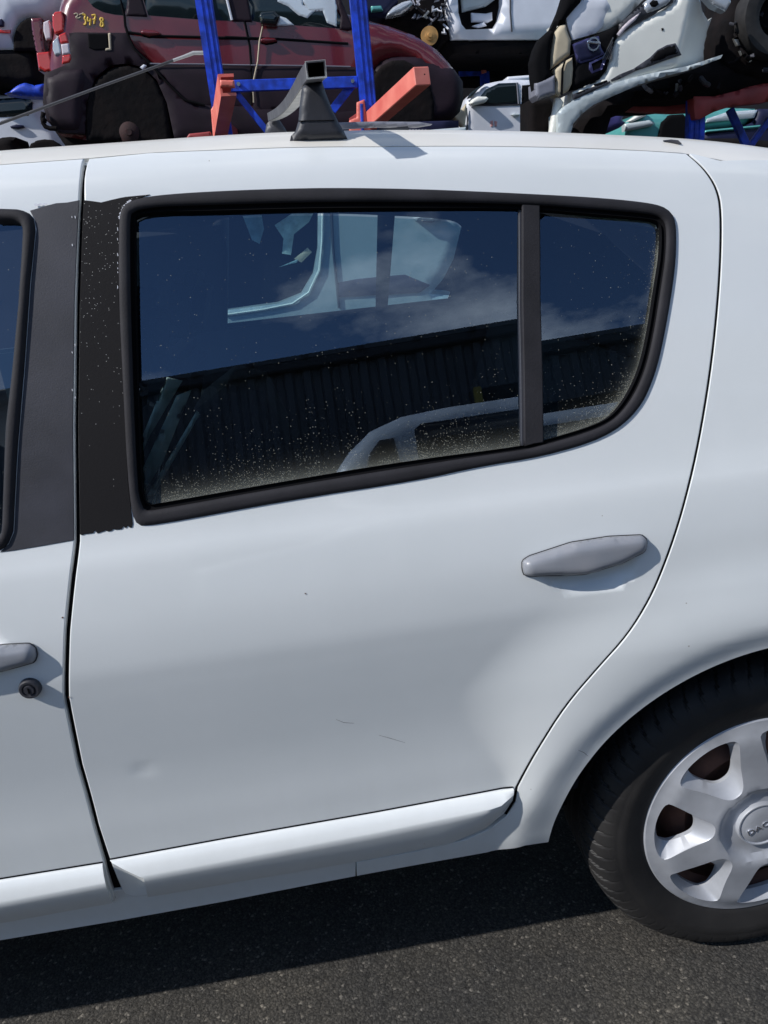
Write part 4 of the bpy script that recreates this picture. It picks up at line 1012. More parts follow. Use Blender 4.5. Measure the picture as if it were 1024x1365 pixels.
for ln in (c1([(585, 248), (780, 250), (975, 254)]), c2([(100, 254), (300, 256), (490, 260)])): tube('cladding_edge', [P(a, b, MY-.03) for a, b in ln], .006, M['handle'], mc, 5)
for pts in ([(187, 40), (192, 38.5), (205, 39.5), (214, 43), (212, 46), (198, 48), (188, 45)], [(347, 51), (354, 49), (366, 50), (370, 54), (355, 57), (347, 55)]):
    slab('door_handle', pts, MY-.05, .06, M['maroon'], mc, r=.03, grid=.01)
    slab('handle_recess', [(a+1, b+3.6) for a, b in pts], MY-.006, .02, M['dark'], mc, r=.01, grid=.01)
slab('fuel_opening', c1([(342, 130), (420, 130), (424, 192), (370, 196), (346, 186)]), MY-.026, .06, M['dark'], mc, r=.006)
slab('fuel_opening_edge', c1([(421, 128), (431, 128), (434, 194), (410, 196), (412, 188), (425, 186)]), MY-.03, .03, M['tan'], mc, r=.004)
slab('rear_lamp', c1([(203, 58), (214, 44), (240, 42), (248, 70), (248, 122), (214, 132), (204, 100)]), MY-.006, .12, M['redlens'], mc, r=.012)
slab('rear_lamp', c1([(228, 135), (254, 124), (262, 140), (268, 166), (236, 170)]), MY-.010, .12, M['redlens'], mc, r=.012)
slab('rear_lamp_reflector', c1([(236, 171), (268, 167), (274, 208), (242, 214)]), MY-.012, .12, M['clearlens'], mc, r=.012)
slab('rear_lamp', c1([(242, 215), (275, 209), (278, 230), (270, 244), (240, 250)]), MY-.010, .12, M['redlens'], mc, r=.012)
slab('rear_lamp_reflector', c1([(204, 160), (226, 140), (234, 170), (240, 212), (214, 216), (204, 190)]), MY-.004, .1, M['lamp'], mc, r=.012)
slab('tailgate_edge', c1([(120, 70), (160, 68), (168, 110), (166, 150), (176, 210), (200, 250), (196, 285), (150, 275), (140, 200), (124, 120)]), MY+.1, .4, M['maroon'], mc, r=.012)
slab('tailgate_glass_edge', c1([(168, 85), (190, 76), (198, 110), (200, 150), (178, 155), (168, 120)]), MY+.08, .1, M['clearlens'], mc, r=.012)
slab('rear_lamp', c1([(142, 205), (190, 200), (200, 235), (202, 272), (176, 280), (150, 262)]), MY+.07, .2, M['redlens'], mc, r=.012)
tube('tow_hook', [P(a, b, MY-.06) for a, b in c3([(330, 395), (322, 440), (328, 480), (345, 505), (380, 518), (430, 520)])], .022, M['under'], mc, 8)
slab('tow_ball', c3([(308, 440), (330, 432), (342, 450), (336, 472), (316, 470)]), MY-.09, .07, M['under'], mc, r=.03)
for k, pts in enumerate(([(560, 108), (585, 98), (592, 118), (570, 132), (600, 140), (612, 128)], [(600, 112), (622, 104), (634, 98)], [(624, 108), (652, 112), (640, 140), (654, 158), (648, 186), (634, 184)],
                         [(668, 128), (662, 158), (690, 160)], [(688, 140), (684, 192)], [(696, 118), (728, 110), (718, 150), (716, 182)], [(704, 150), (728, 146)],
                         [(782, 140), (764, 134), (758, 152), (786, 176), (782, 202), (762, 196), (766, 176), (784, 152), (782, 140)])):
    q_ = smoothpoly([(a, b) for a, b in c0(pts)], 2, False)
    tube('pen_stroke', [P(a, b, MY-.006) for a, b in q_], .006 if k < 2 else .009, M['ylw'] if k > 1 else M['tan'], mc, 5)
slab('sill_reflector', c1([(545, 262), (560, 250), (572, 255), (558, 272)]), MY-.03, .03, M['bwhite'], mc, r=.005)

# ---- near rack: blue uprights, ties, braces, faded red arms
def post(x, y, par, wd=.135, top=4.6, z0=0):
    p = box('post', (x-wd/2, y-.05, z0), (x+wd/2, y+.05, top), M['blue'], par, .008)
    box('post_flange', (x-wd*.2, y-.058, z0), (x-wd*.12, y-.0505, top), M['blue'], p, .002)
    box('post_flange', (x+wd*.12, y-.058, z0), (x+wd*.2, y-.0505, top), M['blue'], p, .002)
    return p
PY = 6.4
rk = empty('storage_rack', (P(380, 180, PY).x, PY, 0))
tag(rk, 'blue steel scrapyard rack with two faded red arms reaching forward, holding the maroon car', 'rack')
xs_ = [P(284, 80, PY).x, P(483, 60, PY).x]
for x in xs_: post(x, PY, rk)
za = P(390, 113.5, PY).z
beam('tie_bar', (xs_[0]+.07, PY, P(315, 114, PY).z), (xs_[1]-.07, PY, P(470, 110, PY).z), .05, .085, M['blue'], rk)
beam('brace', P(313, 121, PY+.04), P(357, 176, PY+.04), .03, .05, M['blue'], rk)
beam('brace', P(470, 112, PY+.04), P(443, 147, PY+.04), .03, .07, M['blue'], rk)
for p in (P(470, 108, PY-.04), P(318, 112, PY-.04)): lathe('bolt', [(0, -.01), (.016, -.01), (.016, .01)], p, M['chrome'], rk, 8)
beam('arm', P(563, 101, 5.35), P(497, 160, 6.34), .125, .125, M['pink'], rk, open_=False, bev=.006)
slab('arm_end_hole', [(565.5, 98), (567, 98), (567, 99.5), (565.5, 99.5)], 5.27, .01, M['dark'], rk, r=.001)
slab('arm_bracket', [(476, 136), (486, 132), (488, 150), (506, 148), (502, 176), (492, 186), (466, 182), (466, 160), (476, 156)], 6.30, .06, M['pink'], rk, r=.01)
slab('post_web', [(480, 138), (484, 138), (486, 180), (482, 180)], 6.285, .03, M['blue'], rk, r=.004)
beam('arm', P(303, 113, 5.35), P(293, 168, 6.34), .145, .11, M['pink'], rk, up=(1, 0, 0), open_=True)
slab('arm_end', [(293, 106), (312, 106.5), (313, 116), (293, 115)], 5.30, .05, M['pink'], rk, r=.01)
slab('arm_bracket', [(281, 146), (286, 138), (300, 150), (304, 182), (284, 184)], 6.32, .06, M['pink'], rk, r=.01)
for x in xs_: beam('arm', (x, 6.46, P(290, 176, 6.5).z), (x, 8.7, P(290, 176, 6.5).z+.18), .12, .12, M['red'], rk)
slab('arm_stub', [(248, 184), (252, 178), (280, 175), (282, 186)], 6.2, .1, M['red'], rk, r=.01)

# ---- white car, top left
tl_ = empty('white_estate_car', (P(0, 60, 9.3).x, 10, P(0, 70, 9.3).z))
tag(tl_, 'white car with a thin red stripe, cut off by the top left corner', 'car')
slab('body', [(-160, -60), (84, -60), (78, -2), (70, 14), (56, 24), (46, 22), (35, 23), (24, 32), (17.5, 44), (16.5, 63), (-60, 63), (-160, 66)], 9.3, 1.6, M['bwhite'], tl_, r=.12, grid=.12)
slab('red_stripe', c0([(-300, 222), (76, 225), (74, 248), (-300, 246)]), 9.285, .03, M['redlens'], tl_, r=.003)
slab('wheel_arch', c0([(96, 380), (98, 280), (118, 210), (150, 165), (200, 132), (245, 128), (300, 150), (330, 380)]), 9.32, .4, M['under'], tl_, r=.03)
slab('underbody', c0([(-400, 362), (240, 370), (300, 620), (200, 640), (-400, 600)]), 9.36, 1.3, M['under'], tl_, r=.08)
slab('door_handle', c0([(-30, 148), (10, 140), (24, 160), (20, 195), (-30, 198)]), 9.26, .05, M['navy'], tl_, r=.01)

# ---- small white car, lower left, and things round it
lw = empty('small_white_hatchback', (P(30, 180, 9.6).x, 10.3, P(30, 205, 9.6).z))
tag(lw, 'small white car low at the left edge, behind the tow hook, with a blue window', 'car')
slab('body', c3([(-500, 240), (0, 255), (230, 268), (290, 285), (318, 320), (330, 420), (440, 560), (500, 700), (470, 760), (180, 760), (200, 680), (230, 640), (-30, 900), (-500, 900)])[:8]+c3([(470, 900), (-500, 900)]), 9.6, 1.5, M['bwhite'], lw, r=.10, grid=.09)
slab('side_window', c3([(-350, 285), (0, 290), (150, 282), (225, 292), (245, 320), (244, 380), (212, 420), (0, 432), (-350, 440)]), 9.585, .04, M['bwin'], lw, r=.01)
slab('door_handle', c3([(72, 500), (120, 485), (170, 492), (178, 508), (130, 520), (80, 515)]), 9.55, .05, M['navy'], lw, r=.02)
slab('wheel_arch', c3([(186, 760), (192, 690), (230, 630), (280, 604), (335, 595), (400, 605), (440, 630), (500, 690), (540, 780)]), 9.585, .3, M['under'], lw, r=.02)
slab('blue_tarpaulin', c3([(20, 250), (60, 235), (100, 200), (130, 180), (180, 165), (250, 185), (330, 170), (335, 275), (150, 268)]), 9.0, .25, M['blue'], None, r=.06)
tp = bpy.data.objects['blue_tarpaulin']; tag(tp, 'crumpled bright blue tarpaulin on top of the small white car at left', 'tarpaulin')
fr = slab('metal_frame', c3([(490, 560), (575, 565), (595, 700), (512, 700)]), 8.9, .04, M['handle'], None, r=.01, holes=[c3([(502, 572), (566, 576), (580, 690), (520, 690)])], grid=.03)
tag(fr, 'small upright grey frame propped below the maroon car\'s bumper', 'frame')
pl = slab('rubble_heap', c3([(-60, 600), (0, 580), (60, 575), (100, 578), (112, 610), (108, 640), (140, 655), (130, 690), (128, 760), (-60, 760)]), 8.6, .5, M['under'], None, r=.12, grid=.04)
tag(pl, 'dark heap of salvaged parts in front of the small white car', 'scrap heap')
wb = slab('white_scrap', c3([(690, 600), (740, 595), (770, 610), (760, 640), (700, 632)])+[], 8.4, .05, M['bwhite'], None, r=.01)
tag(wb, 'scrap of white sheet on the ground under the maroon car', 'scrap')

# ---- white body shell on the far upper rack
ws = empty('stripped_white_car', (P(650, 70, 10).x, 10.8, P(650, 60, 10).z))
tag(ws, 'white car with its front end stripped to the engine and a rusty gold brake disc', 'car')
slab('body', c6([(396, -120), (1300, -120), (1250, 40), (1010, 120), (960, 190), (432, 192), (415, 120), (400, 60)]), 10, 1.6, M['bwhite'], ws, r=.08, grid=.09, holes=[c6([(456, -60), (690, -60), (690, 10), (672, 90), (640, 142), (500, 146), (478, 120), (462, 60)])])
slab('cabin_interior', c6([(440, -80), (710, -80), (710, 170), (440, 170)]), 10.25, .9, M['under'], ws, r=.05)
slab('seat_panel', c6([(525, 62), (600, 66), (632, 58), (634, 98), (610, 112), (528, 108)]), 10.16, .05, M['bwhite'], ws, r=.02)
slab('seat_panel', c6([(530, 130), (590, 110), (604, 128), (560, 138)]), 10.14, .04, M['bwhite'], ws, r=.01)
slab('far_sill', c6([(470, -30), (680, -30), (600, 30), (480, 60)]), 10.2, .04, M['silver'], ws, r=.02)
tube('door_gap', [P(a, b, 9.995) for a, b in c6([(722, -40), (722, 60), (730, 160)])], .01, M['dkgrey'], ws, 5)
slab('underbody', c6([(400, 192), (960, 190), (900, 265), (440, 262)]), 10.1, 1.2, M['under'], ws, r=.1)
slab('engine_bay', c6([(225, -60), (410, -60), (415, 100), (432, 195), (380, 205), (330, 120), (262, 140), (80, 110), (100, 80), (180, 60), (235, 20)]), 10.1, 1.0, M['under'], ws, r=.08, grid=.05)
slab('headlamp', c6([(96, 82), (104, 60), (132, 30), (180, 4), (222, -6), (236, 14), (212, 42), (178, 64), (130, 78)]), 9.95, .15, M['lamp'], ws, r=.06)
slab('front_wing', c6([(-60, -60), (130, -60), (160, 0), (90, 85), (-60, 75)]), 10.05, .9, M['navy'], ws, r=.08)
slab('teal_glass', c6([(18, 28), (70, 26), (80, 50), (22, 54)]), 9.98, .1, M['teal'], ws, r=.02)
dc = P(573, 47, 9.9)
lathe('brake_disc', [(0, -.03), (.025, -.03), (.03, -.015), (.055, -.01), (.056, .0), (.075, .004), (.105, .004), (.107, .03), (0, .03)], dc, M['gold'], ws, 36)
random.seed(11)
for i in range(26):
    a, b = random.uniform(240, 400), random.uniform(-10, 170); a2, b2 = a+random.uniform(-40, 40), b+random.uniform(-30, 30)
    q1 = c6([(a, b)])[0]; q2 = c6([(a2, b2)])[0]; q3 = c6([((a+a2)/2+random.uniform(-20, 20), (b+b2)/2+15)])[0]
    tube('engine_hose', [P(*q1, 10.05), P(*q3, 9.98), P(*q2, 10.04)], random.uniform(.008, .02), random.choice((M['dkgrey'], M['handle'], M['alu'], M['bwhite'])), ws, 6)

# ---- far rack parts
fr2 = empty('far_rack', (P(645, 100, 11.4).x, 11.4, 0))
tag(fr2, 'distant blue upright with slim red arms, below the stripped white car', 'rack')
post(P(646, 98, 11.4).x, 11.4, fr2, .12, P(646, 74, 11.4).z)
beam('arm', P(652, 86, 11.2), P(697, 57, 10.6), .08, .13, M['red'], fr2)
beam('arm', P(590, 70, 11.2), P(602, 58, 10.6), .08, .11, M['pink'], fr2)
beam('tie_bar', P(612, 98, 11.4), P(641, 97, 11.4), .05, .07, M['blue'], fr2)
slab('bracket', [(641, 82), (646, 80), (649, 96), (643, 98)], 11.2, .04, M['pink'], fr2, r=.004)
slab('shade_backing', [(608, 62), (745, 62), (745, 108), (660, 104), (608, 104)], 11.7, .8, M['under'], fr2, r=.02)  # dark sheet added in the gap; its colour is the shade there

# ---- white saloon under it
sl = empty('white_saloon', (P(660, 180, 9.4).x, 10.2, P(660, 205, 9.4).z))
tag(sl, 'white car with its door mirror and one closed door, standing under the far rack', 'car')
slab('body', c6([(480, 760), (500, 500), (545, 455), (600, 420), (650, 408), (720, 398), (845, 398), (870, 440), (1000, 760)]), 9.4, 1.5, M['bwhite'], sl, r=.07, grid=.07)
slab('side_window', c6([(540, 528), (560, 500), (600, 450), (665, 420), (764, 416), (774, 524), (600, 534)]), 9.385, .04, M['bwin'], sl, r=.01)
tube('window_bar', [P(a, b, 9.37) for a, b in c6([(756, 420), (764, 524)])], .008, M['handle'], sl, 5)
slab('mirror', c6([(520, 520), (532, 500), (560, 484), (606, 486), (616, 496), (600, 514), (560, 524), (532, 530)]), 9.27, .12, M['cream'], sl, r=.05)
slab('door_opening', c6([(783, 430), (852, 425), (900, 520), (960, 760), (776, 760)]), 9.385, .1, M['dark'], sl, r=.01)
tube('door_gap', [P(a, b, 9.395) for a, b in c6([(500, 545), (505, 600), (502, 680)])], .01, M['dkgrey'], sl, 5)
tube('door_gap', [P(a, b, 9.395) for a, b in c6([(540, 532), (650, 532), (778, 528)])], .008, M['dkgrey'], sl, 5)
slab('door_handle', c6([(728, 578), (745, 570), (772, 574), (768, 584), (740, 588)]), 9.36, .04, M['silver'], sl, r=.01)
M['fade'] = mat('faded_red_print', (.60, .30, .28), .6)
for k, pts in enumerate(([(622, 612), (634, 608), (636, 636), (624, 640)], [(642, 610), (656, 614), (654, 640), (644, 636)])):
    slab('faded_mark', c6(pts), 9.392, .01, M['fade'], sl, r=.001)
slab('windscreen', c6([(505, 500), (520, 470), (560, 440), (600, 420), (560, 452), (528, 492)]), 9.38, .05, M['bwin'], sl, r=.01)
rf = slab('white_roof_panel', c6([(702, 404), (712, 385), (780, 380), (842, 376), (850, 400), (720, 412)]), 9.9, .6, M['bwhite'], None, r=.03)
tag(rf, 'white panel lying above the saloon with the mirror', 'panel')
cl = slab('crushed_silver_wing', c6([(470, 760), (476, 640), (440, 600), (415, 590), (440, 560), (480, 548), (502, 520), (504, 560), (496, 640), (500, 760)]), 9.0, .08, M['tan'], None, r=.03)
tag(cl, 'crumpled beige body panel standing between the maroon nose and the white saloon', 'body panel')
nv = empty('navy_crate', (P(590, 178, 7.2).x, 7.3, P(590, 185, 7.2).z))
tag(nv, 'dark navy plastic crate with faint lettering beneath the maroon nose', 'crate')
slab('side', [(500, 163), (612, 160), (614, 200), (500, 200)], 7.2, .4, M['navy'], nv, r=.02)
for k in range(8):
    a = 537+k*4.2; slab('faint_letter', [(a, 172), (a+2.4, 171.9), (a+2.4, 175), (a, 175.1)], 7.193, .01, M['handle'], nv, r=.001, grid=.01)

# ---- crashed white car, nose tilted, on the right-hand rack
CY = 6.0
cc = empty('crashed_white_car', (P(900, 100, CY).x, CY+.9, P(900, 130, CY).z))
tag(cc, 'crashed white car tipped nose down on the right rack, bonnet and bumper torn open', 'car')
slab('bonnet', c7([(172, 58), (245, 0), (258, -60), (560, -60), (470, 30), (400, 102), (300, 140), (202, 168), (188, 120)]), CY+.01, .5, M['cream'], cc, r=.03, grid=.05)
slab('bonnet_side', c7([(172, 60), (250, -10), (345, -10), (372, 0), (330, 110), (300, 138), (204, 166), (186, 120)]), CY-.002, .2, M['bwhite'], cc, r=.015, grid=.05)
bmp = [(385, 158), (455, 110), (520, 74), (600, 32), (640, 0), (660, -40), (760, -40), (800, 20), (845, 48), (870, 30), (842, 100), (830, 160), (836, 226), (760, 256), (690, 276), (630, 288), (520, 316), (430, 352), (300, 402), (220, 460), (200, 470), (206, 384), (300, 345), (345, 300), (368, 210)]
slab('bumper', c7(bmp), CY-.012, .35, M['cream'], cc, r=.035, grid=.03, dish=lambda x, z: .75*max(0, (x-P(908, 50, CY).x-.25*(z-P(908, 50, CY).z))))
slab('bumper_lip', c7([(140, 476), (160, 452), (240, 398), (330, 362), (430, 332), (540, 305), (690, 276), (836, 228), (828, 244), (700, 292), (600, 318), (480, 356), (380, 400), (290, 440), (240, 480), (205, 520), (190, 580), (140, 580)]), CY-.035, .25, M['silver'], cc, r=.012, grid=.03)
slab('lip_dark_strip', c7([(205, 395), (300, 360), (360, 340), (360, 348), (300, 376), (232, 408), (205, 418)]), CY-.04, .03, M['dkgrey'], cc, r=.004)  # dark grey strip along the upper edge of the lip
for pts in ([(214, 392), (268, 370), (272, 378), (222, 402)], [(294, 354), (345, 336), (350, 344), (306, 366)]): slab('bumper_slot', c7(pts), CY-.04, .03, M['dark'], cc, r=.004)
slab('grille', c7([(198, 178), (290, 148), (402, 100), (392, 150), (372, 210), (350, 290), (320, 330), (262, 356), (208, 372), (202, 340), (208, 290), (214, 250)]), CY-.022, .2, M['dark'], cc, r=.03, grid=.03)
slab('grille_trim', c7([(204, 184), (260, 162), (312, 150), (322, 200), (336, 226), (290, 250), (234, 266), (222, 258), (214, 220)]), CY-.030, .04, M['mirr'], cc, r=.006, grid=.02)
slab('grille_mesh', c7([(209, 188), (260, 168), (306, 157), (317, 202), (330, 224), (288, 245), (236, 260), (224, 250)]), CY-.036, .03, M['navy'], cc, r=.01, grid=.02)
slab('lower_grille_ring', c7([(272, 262), (338, 232), (346, 244), (326, 292), (284, 308), (270, 290)]), CY-.030, .04, M['mirr'], cc, r=.006, grid=.02, holes=[c7([(280, 268), (332, 244), (318, 284), (288, 298)])])
# emblem: a ring with a bar through it
ec = P(700+287/3.16, 186/3.16, CY-.05)
er = (P(700+310/3.16, 59, CY)-P(700+258/3.16, 59, CY)).length/2
lathe('emblem_ring', [(er*.70, .01), (er*.72, -.012), (er*.98, -.012), (er, .01), (er*.70, .01)], ec, M['chrome'], cc, 40)
beam('emblem_bar', ec+Vector((-er*1.05, -.014, .02)), ec+Vector((er*1.05, -.014, -.0)), .012, er*.34, M['chrome'], cc)
for i in range(5):
    a = c7([(325+i*9, 250+0*i), (372-i*2, 158+i*18)]); tube('grille_slat', [P(*a[0], CY-.03), P(*a[1], CY-.03)], .006, M['chrome'] if i == 0 else M['dkgrey'], cc, 5)
slab('headlamp_edge', c7([(388, 142), (412, 112), (440, 84), (490, 48), (468, 82), (430, 116), (398, 152)]), CY-.030, .05, M['clearlens'], cc, r=.006, grid=.02)
slab('headlamp_recess', c7([(400, 100), (470, 40), (520, 2), (560, -30), (640, -30), (628, 8), (560, 44), (470, 92), (400, 140)]), CY-.018, .2, M['dkgrey'], cc, r=.02)
slab('headlamp', c7([(500, 36), (510, 4), (540, -20), (600, -30), (622, 0), (600, 20), (560, 40), (515, 58)]), CY-.03, .1, M['lamp'], cc, r=.03)
slab('headlamp_bulb', c7([(526, 12), (540, -2), (560, 0), (566, 16), (552, 28), (534, 26)]), CY-.04, .05, M['dark'], cc, r=.01)
slab('fog_grille', c7([(364, 334), (400, 312), (460, 288), (530, 240), (562, 208), (600, 188), (636, 180), (650, 204), (662, 230), (600, 250), (520, 280), (470, 296), (400, 332), (368, 342)]), CY-.030, .05, M['dkgrey'], cc, r=.01, grid=.03)
slab('fog_recess', c7([(530, 252), (562, 214), (604, 194), (634, 188), (648, 222), (590, 244), (534, 266)]), CY-.037, .05, M['dark'], cc, r=.01, grid=.03)
slab('parking_sensor', c7([(576, 118), (584, 117), (585, 127), (577, 128)]), CY-.018, .02, M['dark'], cc, r=.002)
slab('wheel_arch', c7([(838, 100), (870, 20), (890, -60), (1300, -60), (1300, 340), (1024, 330), (900, 300), (840, 232), (832, 160)]), CY+.34, .5, M['under'], cc, r=.06, grid=.06)
slab('torn_corner', c7([(752, -30), (870, -30), (872, 10), (850, 46), (800, 22)]), CY-.02, .1, M['lamp'], cc, r=.02)
slab('underbody', c7([(150, 600), (200, 560), (260, 470), (420, 375), (520, 330), (690, 286), (840, 232), (1300, 250), (1300, 345), (1024, 350), (820, 395), (700, 410), (520, 410), (430, 470), (380, 480), (340, 600)]), CY+.40, 1.1, M['under'], cc, r=.08)
wt = P(700+1010/3.16, 90/3.16, CY+.20)
lathe('tyre', [(.16, .05), (.17, .0), (.22, -.02), (.30, -.01), (.315, .04), (.315, .2), (.16, .2)], wt+Vector((.12, 0, .04)), M['tyre'], cc, 48)
for i in range(22):
    a, b = random.uniform(840, 1010), random.uniform(60, 300)
    if random.random() < .45: a, b = random.uniform(440, 830), random.uniform(300, 400)
    q1 = c7([(a, b)])[0]; q2 = c7([(a+random.uniform(-60, 60), b+random.uniform(-40, 50))])[0]
    yy = CY+.31 if a > 830 else CY+.37
    tube('broken_strut', [P(*q1, yy), P((q1[0]+q2[0])/2, (q1[1]+q2[1])/2+2, yy-.05), P(*q2, yy)], random.uniform(.006, .022), random.choice((M['dkgrey'], M['under'], M['handle'], M['under'])), cc, 6)
for pts in ([(880, 160), (900, 165), (908, 190), (895, 192)], [(938, 235), (958, 255), (948, 262)], [(905, 212), (920, 220), (914, 232)], [(640, 350), (648, 352), (644, 385), (638, 384)]):
    slab('loose_bracket', c7(pts), CY+.28 if pts[0][0] > 830 else CY+.36, .03, M['alu'], cc, r=.004)
# pieces hanging at the torn nose
bs = slab('black_wing_liner', c7([(175, -40), (258, -40), (240, 4), (182, 70), (176, 100), (150, 90), (128, 130), (116, 200), (110, 292), (128, 312), (48, 404), (36, 330), (30, 260), (46, 200), (66, 160), (118, 112), (150, 40)]), CY-.03, .12, M['dark'], None, r=.04)
tag(bs, 'torn black wing liner hanging beside the crashed white car\'s bonnet', 'liner')
t1 = slab('tan_foam_block', c7([(130, 128), (150, 102), (176, 96), (186, 130), (200, 168), (196, 228), (150, 262), (112, 290), (112, 230), (120, 170)]), CY-.02, .18, M['tan'], None, r=.04)
tag(t1, 'upper tan foam bumper block exposed beside the dark grille', 'foam block')
t2 = slab('tan_foam_block', c7([(128, 292), (160, 262), (204, 232), (208, 290), (202, 350), (188, 380), (150, 402), (124, 392), (132, 340)]), CY-.025, .18, M['tan'], None, r=.03)
tag(t2, 'lower tan foam bumper block hanging under the torn nose', 'foam block')
t3 = slab('grey_foam_block', c7([(44, 348), (90, 330), (130, 312), (132, 395), (100, 402), (60, 418), (46, 400)]), CY-.04, .2, M['handle'], None, r=.03)
tag(t3, 'grey block dangling at the left of the crashed white car', 'bumper block')
tube('hanging_cable', [P(*p, CY-.04) for p in c7([(205, 232), (170, 250), (158, 290), (154, 400)])], .010, M['dark'], cc, 6)
t4 = slab('white_trim_scrap', c7([(132, 410), (150, 408), (166, 430), (150, 470), (132, 600), (100, 600), (116, 500)]), CY+.02, .06, M['cream'], None, r=.02)
tag(t4, 'narrow shiny white trim piece hanging left of the grey bumper lip', 'trim')
b5 = slab('dark_scrap', c7([(44, 418), (110, 410), (130, 440), (120, 520), (90, 610), (20, 610), (20, 420)]), CY+.3, .3, M['under'], None, r=.05)
tag(b5, 'dark tangle of parts under the crashed nose, right of the white saloon', 'scrap')

# ---- right-hand rack
rr = empty('red_beam_rack', (P(925, 150, 6.9).x, 6.9, 0))
tag(rr, 'right-hand rack with thick dull red beams on a broad blue upright under the crashed car', 'rack')
post(P(927, 155, 6.6).x, 6.6, rr, .15, P(925, 112, 6.6).z)
slab('beam', c7([(400, 400), (520, 396), (700, 404), (712, 470), (640, 474), (480, 468), (400, 460)]), 6.9, .12, M['red'], rr, r=.02)
slab('arm', c7([(715, 404), (800, 404), (900, 380), (1024, 334), (1300, 240), (1300, 350), (1024, 428), (880, 444), (800, 470), (742, 500), (722, 500), (716, 450)]), 6.45, .14, M['red'], rr, r=.02)
beam('brace', P(700+862/3.16, 460/3.16, 7.2), P(700+950/3.16, 650/3.16, 7.2), .05, .07, M['blue'], rr)
beam('brace', P(700+1030/3.16, 500/3.16, 7.25), P(700+930/3.16, 640/3.16, 7.25), .05, .06, M['blue'], rr)

# ---- teal car and tarp under the right rack
tc_ = empty('teal_car', (P(880, 180, 8.6).x, 9.4, P(880, 205, 8.6).z))
tag(tc_, 'pale teal car with an empty front wheel arch beneath the red beams', 'car')
slab('front_wing', c8([(330, 420), (336, 270), (344, 236), (380, 200), (430, 176), (545, 178), (800, 150), (985, 156), (966, 214), (920, 244), (735, 268), (640, 300), (620, 420)]), 8.6, 1.2, M['teal'], tc_, r=.10, grid=.06)
slab('headlamp', c8([(352, 222), (400, 188), (446, 176), (440, 196), (380, 222)]), 8.55, .1, M['cream'], tc_, r=.03)
slab('bumper_strip', c8([(336, 232), (460, 214), (482, 228), (470, 244), (380, 262), (338, 270)]), 8.54, .1, M['silver'], tc_, r=.03)
slab('wheel_arch', c8([(494, 420), (498, 290), (514, 226), (556, 190), (620, 186), (650, 220), (650, 420)]), 8.57, .3, M['dark'], tc_, r=.02)
slab('side_glass', c8([(736, 208), (832, 176), (975, 166), (960, 205), (870, 214), (730, 226)]), 8.57, .05, M['pane'], tc_, r=.01)
slab('lower_side', c8([(724, 268), (920, 244), (966, 220), (990, 160), (1200, 160), (1200, 460), (724, 460)]), 8.55, .3, M['navy'], tc_, r=.04)
slab('side_strip', c8([(724, 264), (980, 240), (1200, 220), (1200, 232), (980, 254), (724, 276)]), 8.53, .05, M['teal'], tc_, r=.01)
tpv = slab('purple_tarpaulin', c8([(168, 178), (200, 184), (290, 172), (352, 178), (330, 210), (350, 226), (320, 250), (262, 276), (214, 262), (182, 276), (180, 220)]), 8.2, .3, M['purple'], None, r=.06, grid=.03)
tag(tpv, 'crumpled bluish purple tarpaulin beside the teal car\'s nose', 'tarpaulin')
rs = slab('rusty_scrap', c8([(700, 300), (900, 300), (1150, 320), (1150, 480), (700, 480)]), 8.3, .3, M['under'], None, r=.08)
tag(rs, 'dark rusty scrap in front of the teal car at the right edge', 'scrap')

# ---- shade at the back of the yard, put into the colour of a plain dark shelving
M['backwall'] = mat('shade_dark_backdrop', (.012, .012, .016), .9, var=.5, vscale=2)
bw = tag(box('dark_backdrop', (-9, 13, 0), (12, 13.4, 6.5), M['backwall'], None, .02), 'plain shade-coloured shelving far behind the racked cars', 'backdrop')
low = tag(box('low_shade_block', (-2.2, 9.9, .0), (2.9, 10.2, P(400, 150, 10).z), M['under'], None, .02), 'plain dark block standing in for the shade under the maroon car', 'shade block')  # plain dark box added; shade under the maroon car is its colour

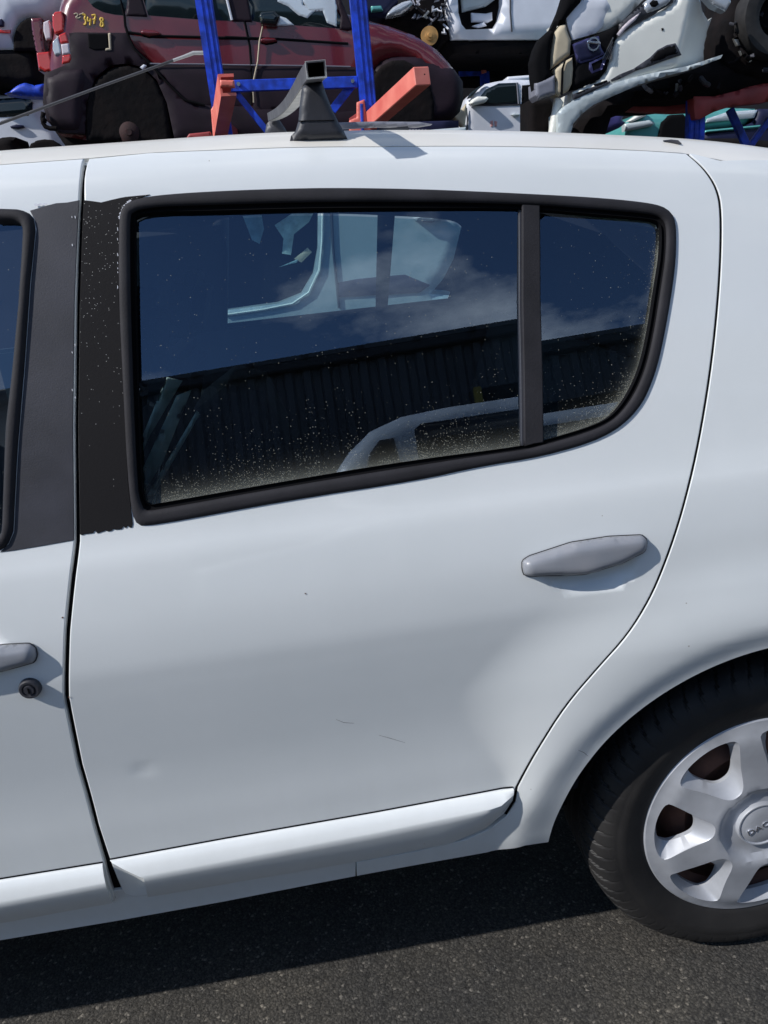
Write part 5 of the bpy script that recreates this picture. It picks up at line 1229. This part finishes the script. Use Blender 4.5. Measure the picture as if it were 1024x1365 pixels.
# ---- silver car close behind, seen through the cabin
SY = 2.55
sv = empty('silver_car', (P(450, 350, SY).x, SY+.4, 0))
tag(sv, 'silver car without its front door, seen through the white car\'s far window', 'car')
z_top = 1.62
def zz(px, py): q = P(px, py, SY); return (q.x, min(q.z, z_top+.16))
bod = [(-.95, .5), (-1.0, .95), (-.95, 1.2)]+[(P(215, 262, SY).x, 1.66)]+[(.9, 1.72)]
bod = [(-.9, .55), (-.9, 1.715), (P(628, 262, SY).x, 1.685)]+[(P(a, b, SY).x, P(a, b, SY).z) for a, b in ((617, 300), (606, 345), (592, 372), (575, 392))]+[(.75, 1.0), (.9, .55)]
hole = [(P(a, b, SY).x, min(1.69, P(a, b, SY).z)) for a, b in ((232, 262), (424, 272), (424, 330), (418, 365), (402, 392), (370, 405), (300, 414), (235, 420))]
slabw('body_side', bod, SY, .5, M['silver'], sv, r=.02, grid=.035, hs=[hole])
slabw('cabin_interior', [(-1, .8), (-1, 1.75), (P(440, 272, SY).x, 1.75), (P(440, 420, SY).x, 1.1), (.2, .8)], SY+.12, .3, M['dark'], sv, r=.03)
tube('door_gap', [P(a, b, SY-.004) for a, b in ((441, 268), (444, 330), (449, 380), (452, 410))], .006, M['dkgrey'], sv, 6)
tube('aperture_edge', [P(a, b, SY-.006) for a, b in ((431, 268), (430, 320), (426, 360), (412, 390), (390, 405), (350, 413), (300, 420))], .006, M['cream'], sv, 6)
tube('door_edge', [P(a, b, SY+.01) for a, b in ((608, 280), (600, 315), (585, 345), (572, 372), (560, 380))], .006, M['cream'], sv, 6)
slab('door_handle', [(553, 291), (560, 288), (572, 286), (590, 287), (594, 290), (580, 294), (556, 294)], SY-.045, .05, M['silver'], sv, r=.02, grid=.01)
slab('handle_recess', [(560, 288), (566, 284), (580, 284), (586, 290), (576, 297), (564, 296)], SY-.004, .01, M['dkgrey'], sv, r=.004, grid=.01)
slab('lower_panel', [(450, 377), (476, 372), (506, 369), (540, 366), (574, 380), (560, 390), (450, 396)], SY-.012, .02, M['navy'], sv, r=.006, grid=.02)
for pts, mm in (([(242, 284), (256, 284), (260, 300), (258, 336), (248, 337)], 'pale'), ([(322, 284), (348, 282), (352, 305), (346, 325), (336, 320)], 'pale'), ([(366, 300), (390, 284), (420, 280), (412, 296), (392, 312), (388, 340), (376, 338), (378, 318)], 'strap'), ([(392, 345), (410, 330), (416, 336), (402, 350)], 'tan'), ([(250, 357), (265, 354), (262, 359)], 'pale'), ([(372, 356), (398, 345), (396, 350)], 'pale')):
    slab('torn_lining', pts, SY+.10, .01, M[mm], sv, r=.004, grid=.02)
